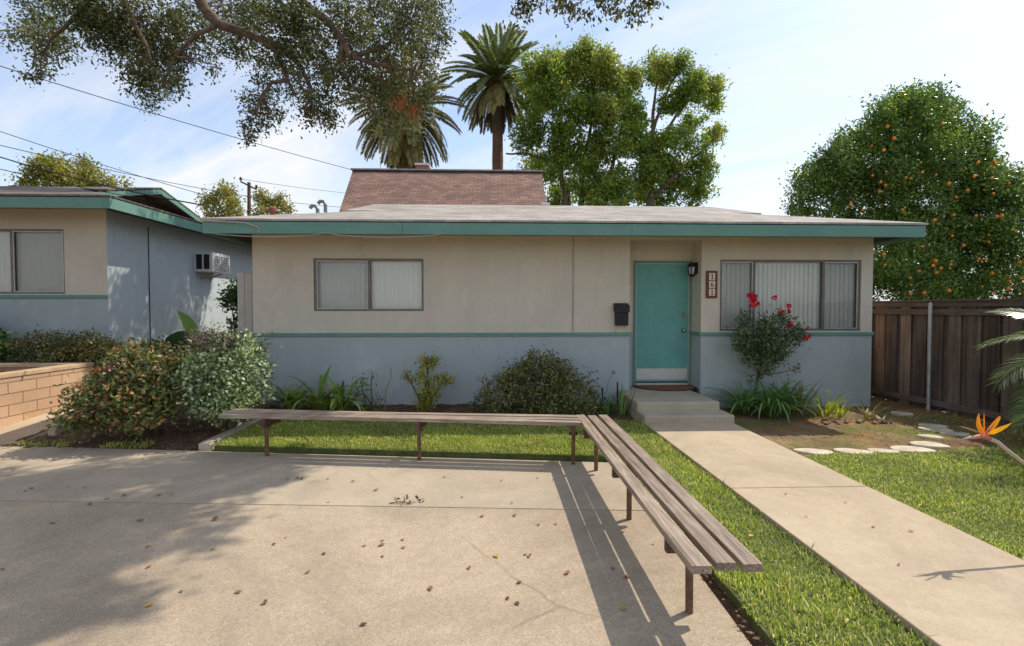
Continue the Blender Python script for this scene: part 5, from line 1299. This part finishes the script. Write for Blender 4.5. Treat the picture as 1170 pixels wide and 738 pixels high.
foliage('new_growth', PL([(755, 75, 10), (778, 72, 8), (795, 92, 10), (815, 100, 8), (818, 150, 7), (760, 92, 8)], FY-0.3, 0.5), tr_, L_ftop, per_area=12, leaves=20, spread=0.20, size=0.19)
# orange tree behind the fence
OY = 12.3
lobO = PL([(1052, 150, 45), (1085, 130, 30), (1040, 125, 26), (1075, 175, 50), (1010, 185, 45), (975, 195, 38), (955, 215, 40), (930, 232, 26), (1000, 235, 60), (1060, 230, 70), (1120, 215, 55), (1150, 240, 60), (1175, 270, 60), (1080, 290, 65), (1020, 300, 50), (1130, 305, 60), (1050, 335, 50), (1110, 340, 50), (1190, 330, 50), (1000, 330, 40), (1160, 210, 28), (1060, 112, 14), (1000, 155, 28), (965, 180, 28), (922, 208, 20), (1098, 125, 26), (1118, 152, 26), (1150, 205, 32), (1028, 122, 22), (1172, 215, 30), (1070, 115, 18), (985, 165, 24), (1110, 180, 36), (985, 152, 22), (1012, 136, 24), (1040, 112, 18), (945, 188, 20)], OY, 0.8, 0.8)
lobO = [((c[0], c[1]+(0.5 if i % 2 else 0), c[2]), R) for i, (c, R) in enumerate(lobO)]
bo = Vector((D(1080, 300, OY).x, OY+0.3, 0))
to = tree('orange_tree', bo, expand(lobO, 7, 0.38, 0.8), L_orange, 'large dense orange tree full of fruit beyond the dark fence', 0.2,
     [([bo, bo+Vector((0.05, 0, 1.2)), bo+Vector((-0.8, 0, 2.8)), bo+Vector((-1.6, 0, 4))], 0.17, 0.03), ([bo+Vector((0.05, 0, 1.1)), bo+Vector((0.7, 0.1, 2.6)), bo+Vector((0.4, 0, 4.6)), bo+Vector((-0.3, 0, 5.8))], 0.14, 0.02), ([bo+Vector((0.3, 0, 1.6)), bo+Vector((1.6, 0, 3)), bo+Vector((2.4, 0, 4))], 0.10, 0.02)],
     21, 18, 0.10, 0.085, inner=0.5)
me = MB(); me.lathe((0, 0, 0), [(0.012, -0.042), (0.030, -0.031), (0.042, 0.0), (0.030, 0.031), (0.010, 0.042)], 12)
ome = bpy.data.meshes.new('orange'); ome.from_pydata(me.v, [], me.f); ome.materials.append(M_orange); ome.polygons.foreach_set('use_smooth', [True]*len(me.f)); ome.update()
ofix = [(1014, 145), (996, 167), (1041, 135), (1069, 156), (1041, 204), (1005, 219), (1089, 158), (1113, 202), (1153, 210), (1031, 240), (1115, 247), (1130, 269), (1130, 277), (1050, 310), (1040, 318), (1075, 307), (1070, 312), (1041, 326), (1056, 335), (1040, 336), (1068, 252), (1145, 247), (1170, 237), (1010, 172), (1115, 201), (1101, 281), (1088, 270), (1122, 328), (1135, 335), (1147, 341), (1010, 291), (1068, 298), (1054, 282), (1152, 330), (1139, 248), (1165, 300), (1090, 246), (1057, 268)]
for i in range(84):
    if i < len(ofix): px, py = ofix[i]
    else: px, py = random.uniform(925, 1169), random.uniform(130, 340)
    if i >= len(ofix) and py < 300 - (px-905)*1.35: continue
    # sit the fruit on the near side of the crown: nearest lobe surface along the sight line
    best = None
    for (c, R) in lobO:
        dv = _ray(px, py).normalized(); oc = Vector((0, 0, H))-Vector(c); rr = R[0]*1.02
        bq = oc.dot(dv); cq = oc.dot(oc)-rr*rr; di = bq*bq-cq
        if di > 0:
            s_ = -bq-math.sqrt(di)
            if best is None or s_ < best: best = s_
    if best is None: continue
    p = Vector((0, 0, H)) + _ray(px, py).normalized()*(best + random.uniform(-0.06, 0.16))
    o = bpy.data.objects.new('orange', ome); link(o, to, p); s_ = random.uniform(0.6, 1.0); o.scale = (s_,)*3
# oak overhead
t = thing('oak_tree', (-9.6, 3.2, 0), 'large spreading oak whose leafy limbs hang over the top left of the view', 'tree')
K = 11.5
mb = MB()
limb(mb, [(-9.6, 3.2, -0.1), (-9.5, 3.3, 2.5), (-9.2, 3.8, 4.8)], 0.42, 0.34, 12)
limb(mb, [(-9.2, 3.8, 4.7), (-8.8, 7.0, 8.2), D(205, -45, K), D(232, 8, K), D(250, 28, K), D(275, 36, K), D(302, 47, K), D(318, 62, K), D(328, 90, K), D(336, 108, K)], 0.19, 0.03, 10)
limb(mb, [D(300, 45, K), D(322, 55, K), D(345, 78, K), D(356, 105, K), D(348, 128, K)], 0.09, 0.025)
limb(mb, [D(328, 92, K), D(310, 95, K), D(298, 112, K), D(292, 135, K)], 0.055, 0.02)
limb(mb, [D(250, 28, K), D(225, 40, K), D(200, 65, K), D(185, 100, K)], 0.06, 0.02)
limb(mb, [(-9.2, 3.8, 4.7), (-7.0, 7.0, 8.6), D(310, -60, K), D(348, 6, K), D(374, 24, K), D(391, 45, K), D(400, 66, K), D(432, 74, K), D(470, 80, K)], 0.18, 0.03, 10)
limb(mb, [D(392, 46, K), D(388, 70, K), D(398, 95, K)], 0.08, 0.03)
limb(mb, [D(400, 66, K), D(440, 55, K), D(470, 25, K)], 0.07, 0.03)
limb(mb, [(-9.2, 3.8, 4.7), (-10, 7.5, 7.8), D(120, -40, K), D(150, 20, K), D(172, 70, K)], 0.22, 0.03)
limb(mb, [D(130, -20, K), D(85, 20, K), D(50, 60, K)], 0.08, 0.02)
limb(mb, [(-9.2, 3.8, 4.8), (-6.2, 5.2, 7.4), (-3.0, 6.6, 8.4), (0.2, 7.4, 8.3), (2.4, 7.8, 7.8)], 0.30, 0.05, 10)
limb(mb, [(-3.0, 6.6, 8.4), (-0.5, 5.9, 7.8), (1.4, 5.4, 7.4)], 0.12, 0.03)
obj('trunk', mb, M_oakbark, t, smooth=True)
lobK = PL([(45, 12, 30), (60, 45, 28), (28, 40, 18), (50, 72, 16), (38, 85, 10), (85, 10, 24), (110, 12, 28), (110, 40, 24), (145, 25, 36), (185, 35, 34), (150, 62, 28), (182, 72, 32), (205, 62, 22), (158, 92, 18), (180, 105, 18), (168, 120, 10), (198, 95, 14), (215, 25, 26), (250, 22, 30), (235, 55, 20), (285, 15, 32), (275, 50, 24), (320, 18, 34), (310, 62, 24), (345, 30, 28), (335, 70, 20),
            (305, 95, 18), (292, 118, 16), (295, 140, 15), (288, 158, 11), (310, 128, 14), (345, 100, 24), (365, 120, 22), (375, 135, 12), (355, 135, 10), (370, 80, 26), (360, 50, 26), (395, 20, 34), (430, 15, 34), (470, 20, 34), (500, 15, 20), (410, 60, 28), (445, 55, 30), (485, 55, 26), (395, 90, 24), (425, 100, 26), (455, 95, 28), (490, 85, 16), (430, 122, 18), (455, 128, 22), (478, 118, 20), (500, 40, 14), (410, 115, 12), (470, 145, 12), (492, 105, 12), (445, 145, 10), (245, 80, 8), (10, 45, 6)], K+1.0, 1.4, 0.8)
def twigs(parent, lobes, anchors, r0, r1, m, per=2):
    mb = MB()
    for (c, R) in lobes:
        c = Vector(c); a = min(anchors, key=lambda q: (q-c).length)
        for k in range(per):
            if (c-a).length > 1.5: break
            e = c + Vector((random.gauss(0, 1)*R[0], random.gauss(0, 1)*R[1], random.gauss(0, 1)*R[2]))*0.45
            m1 = a.lerp(e, 0.4) + Vector((random.uniform(-1, 1), random.uniform(-1, 1), random.uniform(0, 1)))*(e-a).length*0.12
            m2 = a.lerp(e, 0.75) + Vector((random.uniform(-1, 1), random.uniform(-1, 1), random.uniform(-.5, .5)))*(e-a).length*0.08
            mb.tube([a, m1, m2, e], [r0, r0*0.7, r0*0.45+r1*0.4, r1], 5)
    return obj('twig', mb, m, parent)
AK = [D(x, y, K) for x, y in ((232, 8), (275, 36), (318, 62), (336, 108), (348, 128), (298, 112), (200, 65), (185, 100), (348, 6), (391, 45), (432, 74), (470, 80), (398, 95), (470, 25), (150, 20), (172, 70), (85, 20), (50, 60))]
twigs(t, [q for q in lobK if q[0][0] < -9.6], AK[16:], 0.022, 0.005, M_oakbark, 3)
twigs(t, [q for q in lobK if -9.6 <= q[0][0] < -7.4], AK[14:16], 0.022, 0.005, M_oakbark, 3)
twigs(t, [q for q in lobK if q[0][0] >= -7.4], AK[:14], 0.022, 0.005, M_oakbark, 3)
foliage('crown', lobK, t, L_oak, per_area=19, leaves=16, spread=0.10, size=0.085, aspect=0.52, inner=0.25, droop=0.4)
foliage('crown', expand([((-9.8, 6.2, 7.8), (2.0, 1.6, 1.1)), ((-11.5, 3.6, 7.2), (2.2, 2.0, 1.3)), ((-7.6, 2.6, 7.6), (1.9, 1.7, 1.1)), ((-12.8, 8.0, 7.6), (2.2, 2.0, 1.2)), ((-10.5, 0.8, 7.0), (2.2, 2.0, 1.2))], 6, 0.5), t, L_oak, per_area=5, leaves=14, spread=0.13, size=0.11, aspect=0.52, inner=0.3)  # unseen crown lobes, added out of view to dim the left house
# the part of the crown that reaches over the yard, above the view
sh = [(20, 555, .75), (80, 560, .7), (130, 545, .6), (185, 540, .55), (240, 536, .5), (300, 535, .4), (265, 552, .5), (215, 560, .55), (150, 580, .6), (70, 590, .6), (10, 600, .65), (200, 590, .4), (230, 605, .22), (120, 610, .45), (40, 635, .5), (165, 625, .28), (90, 650, .35), (10, 670, .45), (70, 690, .3), (20, 715, .4), (120, 700, .18), (215, 625, .16), (320, 545, .22), (-60, 580, .9), (-80, 650, .9), (-140, 560, 1.0)]
lobS = []
for i, (px, py, r) in enumerate(sh):
    g_ = G(px, py); z = 7.3 + 0.5*math.sin(i*2.1)
    c = g_ + Vector((0.73, 0.385, 1.0))*z
    while c.z - r*1.2 < 1.65 + 0.66*(c.y): c = c + Vector((0.73, 0.385, 1.0))*0.1
    lobS.append((tuple(c), (r*0.80, r*0.62, r*0.62)))
foliage('crown', lobS, t, L_oak, per_area=24, leaves=22, spread=0.09, size=0.10, aspect=0.52, inner=0.2, droop=0.4)
KW = 8.0
lobW = PL([(600, 6, 14), (612, -5, 12), (640, -5, 16), (655, 8, 14), (690, 0, 16), (705, 8, 9), (722, 14, 11), (742, 2, 14), (590, 16, 6), (728, 24, 5), (675, 16, 6)], KW, 0.2, 0.8)
foliage('crown', lobW, t, L_oak, per_area=38, leaves=11, spread=0.07, size=0.08, aspect=0.5, inner=0.15, droop=0.7)
for q in ([(0.2, 7.4, 8.3), D(600, -40, KW), D(597, 12, KW)], [(2.4, 7.8, 7.8), D(735, -40, KW), D(722, 12, KW)], [D(720, -45, KW), D(680, -10, KW), D(655, 8, KW)]):
    mb = MB(); limb(mb, q, 0.028, 0.006, 6); obj('twig', mb, M_oakbark, t)
# red bottlebrush-like dry clump caught in front of the shorter palm
foliage('dead_foliage', PL([(470, 128, 9), (452, 120, 7), (462, 112, 6)], K-0.3, 0.1), t, leafmat('rust_leaf', [(0, (0.26, 0.07, 0.02)), (1, (0.42, 0.13, 0.04))], 0.25, 0.6), per_area=26, leaves=10, spread=0.07, size=0.075)
# distant yellow-green trees
def far_tree(px, Y, lst, m, label, size=0.3, name='distant_tree'):
    b = D(px, 300, Y); b.z = 0; lo = expand(PL(lst, Y, 1.0), 5, 0.45)
    return tree(name, b, lo, m, label, 0.3, [([b, b+Vector((0.1, 0, 4)), Vector(lo[0][0])], 0.3, 0.08), ([b+Vector((0.1, 0, 4)), Vector(lo[-1][0])], 0.18, 0.05)], 2.6, 18, 0.26, size*0.8, cat='tree')
far_tree(80, 38, [(80, 200, 20), (55, 196, 18), (40, 205, 16), (105, 205, 20), (125, 212, 14), (70, 215, 22), (30, 215, 14), (45, 188, 9), (95, 190, 10)], L_yel, 'feathery yellow green tree beyond the left house roof')
far_tree(262, 42, [(262, 228, 12), (255, 220, 9), (240, 236, 11), (270, 240, 14), (236, 228, 6), (250, 246, 14)], L_yel, 'yellow green tree left of the utility pole')
far_tree(310, 46, [(308, 235, 13), (318, 230, 8), (325, 242, 10), (300, 246, 12), (296, 224, 7)], L_yel, 'yellow green tree right of the utility pole')
far_tree(605, 34, [(608, 188, 9), (600, 196, 8), (622, 192, 8), (615, 182, 6)], L_yel, 'pale small tree glimpsed between the palm trunk and the broad tree', 0.2)

# ------------------------------------------------------------------ utility pole and wires
UY = 44.0
u0, u1 = D(284, 300, UY), D(284.5, 209, UY)
up = thing('utility_pole', (u0.x, UY, 0), 'wooden utility pole with one crossarm above the roofs', 'utility pole')
mb = MB(); mb.tube([(u0.x, UY, -0.1), (u1.x, UY, u1.z)], [0.20, 0.14], 10); obj('pole', mb, M_pole, up)
mb = MB(); ca, cb2 = D(275, 208, UY-0.15), D(293, 217, UY-0.15); mb.bar(ca, cb2, 0.14, 0.14); obj('crossarm', mb, M_pole, up)
for (px, py) in ((275, 205), (293, 214)):
    q = D(px, py, UY-0.15); mb = MB(); mb.lathe(q-Vector((0, 0, 0.15)), [(0.05, 0), (0.12, 0.08), (0.12, 0.22), (0.06, 0.32)], 8); obj('insulator', mb, M_pole, up)
def wire(a, b, sag, r, label, n=24):
    a, b = Vector(a), Vector(b); mb = MB()
    pts = [a.lerp(b, k/n) - Vector((0, 0, sag*4*(k/n)*(1-k/n))) for k in range(n+1)]
    mb.tube(pts, r, 5); tag(obj('power_line', mb, M_wire, None, a), label, 'power line')
wire(D(-60, 57, 14), D(404, 195, 24), 0.10, 0.014, 'topmost overhead wire sloping to the brown roof')
wire(D(-60, 130, 12), D(236, 224, 14.5), 0.06, 0.009, 'overhead wire crossing above the left roof to its corner')
wire(D(-60, 152, 18), D(405, 238, 40), 0.5, 0.016, 'long thin overhead wire running behind to the right')
wire(D(-60, 160, 9), D(233, 235, 8.0), 0.10, 0.011, 'thick service wire ending at the bungalow roof corner')
wire(D(-60, 178, 10), D(165, 228, 9.5), 0.05, 0.008, 'low wire skimming the left roof edge')
wire(D(275, 205, UY), D(405, 222, 60), 0.1, 0.02, 'faint distant wire from the utility pole to the right')

# ------------------------------------------------------------------ small things on the concrete
def fallen(px, py, m, label, size=0.05, z=0.004, group='fallen leaves on the concrete', pz=0.0):
    c = G(px, py, pz); a = random.uniform(0, 6.28); s_ = size*random.uniform(0.45, 0.9)
    d = Vector((math.cos(a), math.sin(a), 0)); q = Vector((-d.y, d.x, 0)); k = random.uniform(0.25, 0.5)
    V = []; n = 6
    for i in range(n+1):
        u = i/n; ww = s_*0.30*math.sin(math.pi*min(1, u*0.94+0.05))**0.8; ht = s_*k*(0.12+0.5*(u-0.45)**2*2)
        V += [d*s_*(u-0.5)-q*ww+Vector((0, 0, z+ht+ww*0.5)), d*s_*(u-0.5)+Vector((0, 0, z+ht)), d*s_*(u-0.5)+q*ww+Vector((0, 0, z+ht+ww*0.45))]
    F = []
    for i in range(n):
        b = i*3; F += [(b, b+1, b+4, b+3), (b+1, b+2, b+5, b+4)]
    V = [tuple(v+c) for v in V]
    return tag(npobj('fallen_leaf', V, np.array(F), 4, [m], None, c), label, 'leaf', group)
br = [(163, 524), (77, 556), (97, 557), (103, 576), (142, 566), (122, 570), (181, 566), (196, 565), (60, 598), (160, 595), (169, 625), (207, 676), (243, 628), (272, 677), (170, 648), (302, 690), (352, 654), (375, 547), (403, 550), (430, 560), (528, 568), (551, 590), (614, 546), (632, 548), (573, 549), (508, 545), (536, 649), (492, 673), (712, 608), (648, 655), (588, 589), (635, 599), (15, 537), (29, 561), (247, 591), (245, 594), (416, 624), (436, 623), (461, 626), (437, 618), (604, 636), (460, 617), (700, 650), (716, 660), (3, 651), (36, 558)]
dk = [(437, 636), (580, 684), (591, 690), (593, 666), (415, 714), (313, 622), (303, 688), (370, 633), (615, 600), (585, 575), (340, 546), (345, 547), (329, 547), (600, 634), (606, 634)]
for q in br: fallen(*q, L_fall, 'small curled dry brown leaf lying on the concrete pad', 0.055)
for q in dk: fallen(*q, L_fall2, 'small dark shrivelled leaf lying on the concrete pad', 0.05)
for q in [(567, 636), (327, 614), (61, 525), (171, 692)]: fallen(*q, L_fall3, 'small yellow dry leaf lying on the concrete pad', 0.055)
fallen(712, 696, L_fall3, 'yellow leaf lying in the shadow of the receding bench', 0.065)
fallen(376, 573, L_fall4, 'bright lime green leaf lying on the concrete pad', 0.07)
for q, lab in (((1027, 645), 'brown leaf lying on the middle of the path'), ((998, 602), 'small brown leaf on the path near its left part'), ((921, 590), 'brown leaf lying at the left edge of the path'), ((1041, 607), 'dark bit of leaf on the path towards its right edge'), ((966, 574), 'tiny leaf fragment on the upper path'), ((898, 564), 'small pale leaf on the path nearest the steps')):
    fallen(*q, L_fall, lab, 0.045, 0.004, 'leaves on the path', PZ)
fallen(755, 610, L_fall, 'brown leaf resting on the grass beside the receding bench', 0.06, 0.035, 'leaves on the lawn', LZ)
fallen(858, 618, L_fall3, 'pale leaf resting on the grass left of the path', 0.07, 0.035, 'leaves on the lawn', LZ)
fallen(615, 508, L_fall, 'dry leaf resting on the back lawn', 0.07, 0.035, 'leaves on the lawn', LZ)
fallen(212, 505, L_fall, 'tan curled leaf on the soil in front of the shrubs', 0.09, 0.02, None, 0.0)
tw = thing('twig_debris', G(457, 575), 'little broken twig with curled leaves lying on the pad', 'twig')
c = G(457, 575)
for q, r_w in (([(-0.09, 0, 0.008), (0.0, 0.01, 0.015), (0.10, -0.015, 0.008)], 0.005), ([(-0.02, 0, 0.012), (-0.05, 0.03, 0.05)], 0.004), ([(0.04, 0, 0.012), (0.03, 0.02, 0.06)], 0.004)):
    mb = MB(); mb.tube([c+Vector(p) for p in q], r_w, 5); obj('stick', mb, M_twig, tw)
P = np.array([c+Vector((random.uniform(-.09, .1), random.uniform(-.03, .03), random.uniform(.01, .05))) for _ in range(9)]+[G(481, 572)+Vector((random.uniform(-.03, .03), random.uniform(-.03, .03), 0.02)) for _ in range(6)])
V, F = leaf_geo(P, 0.045, 0.5); npobj('dry_leaves', V, F, 4, [L_litter], tw)
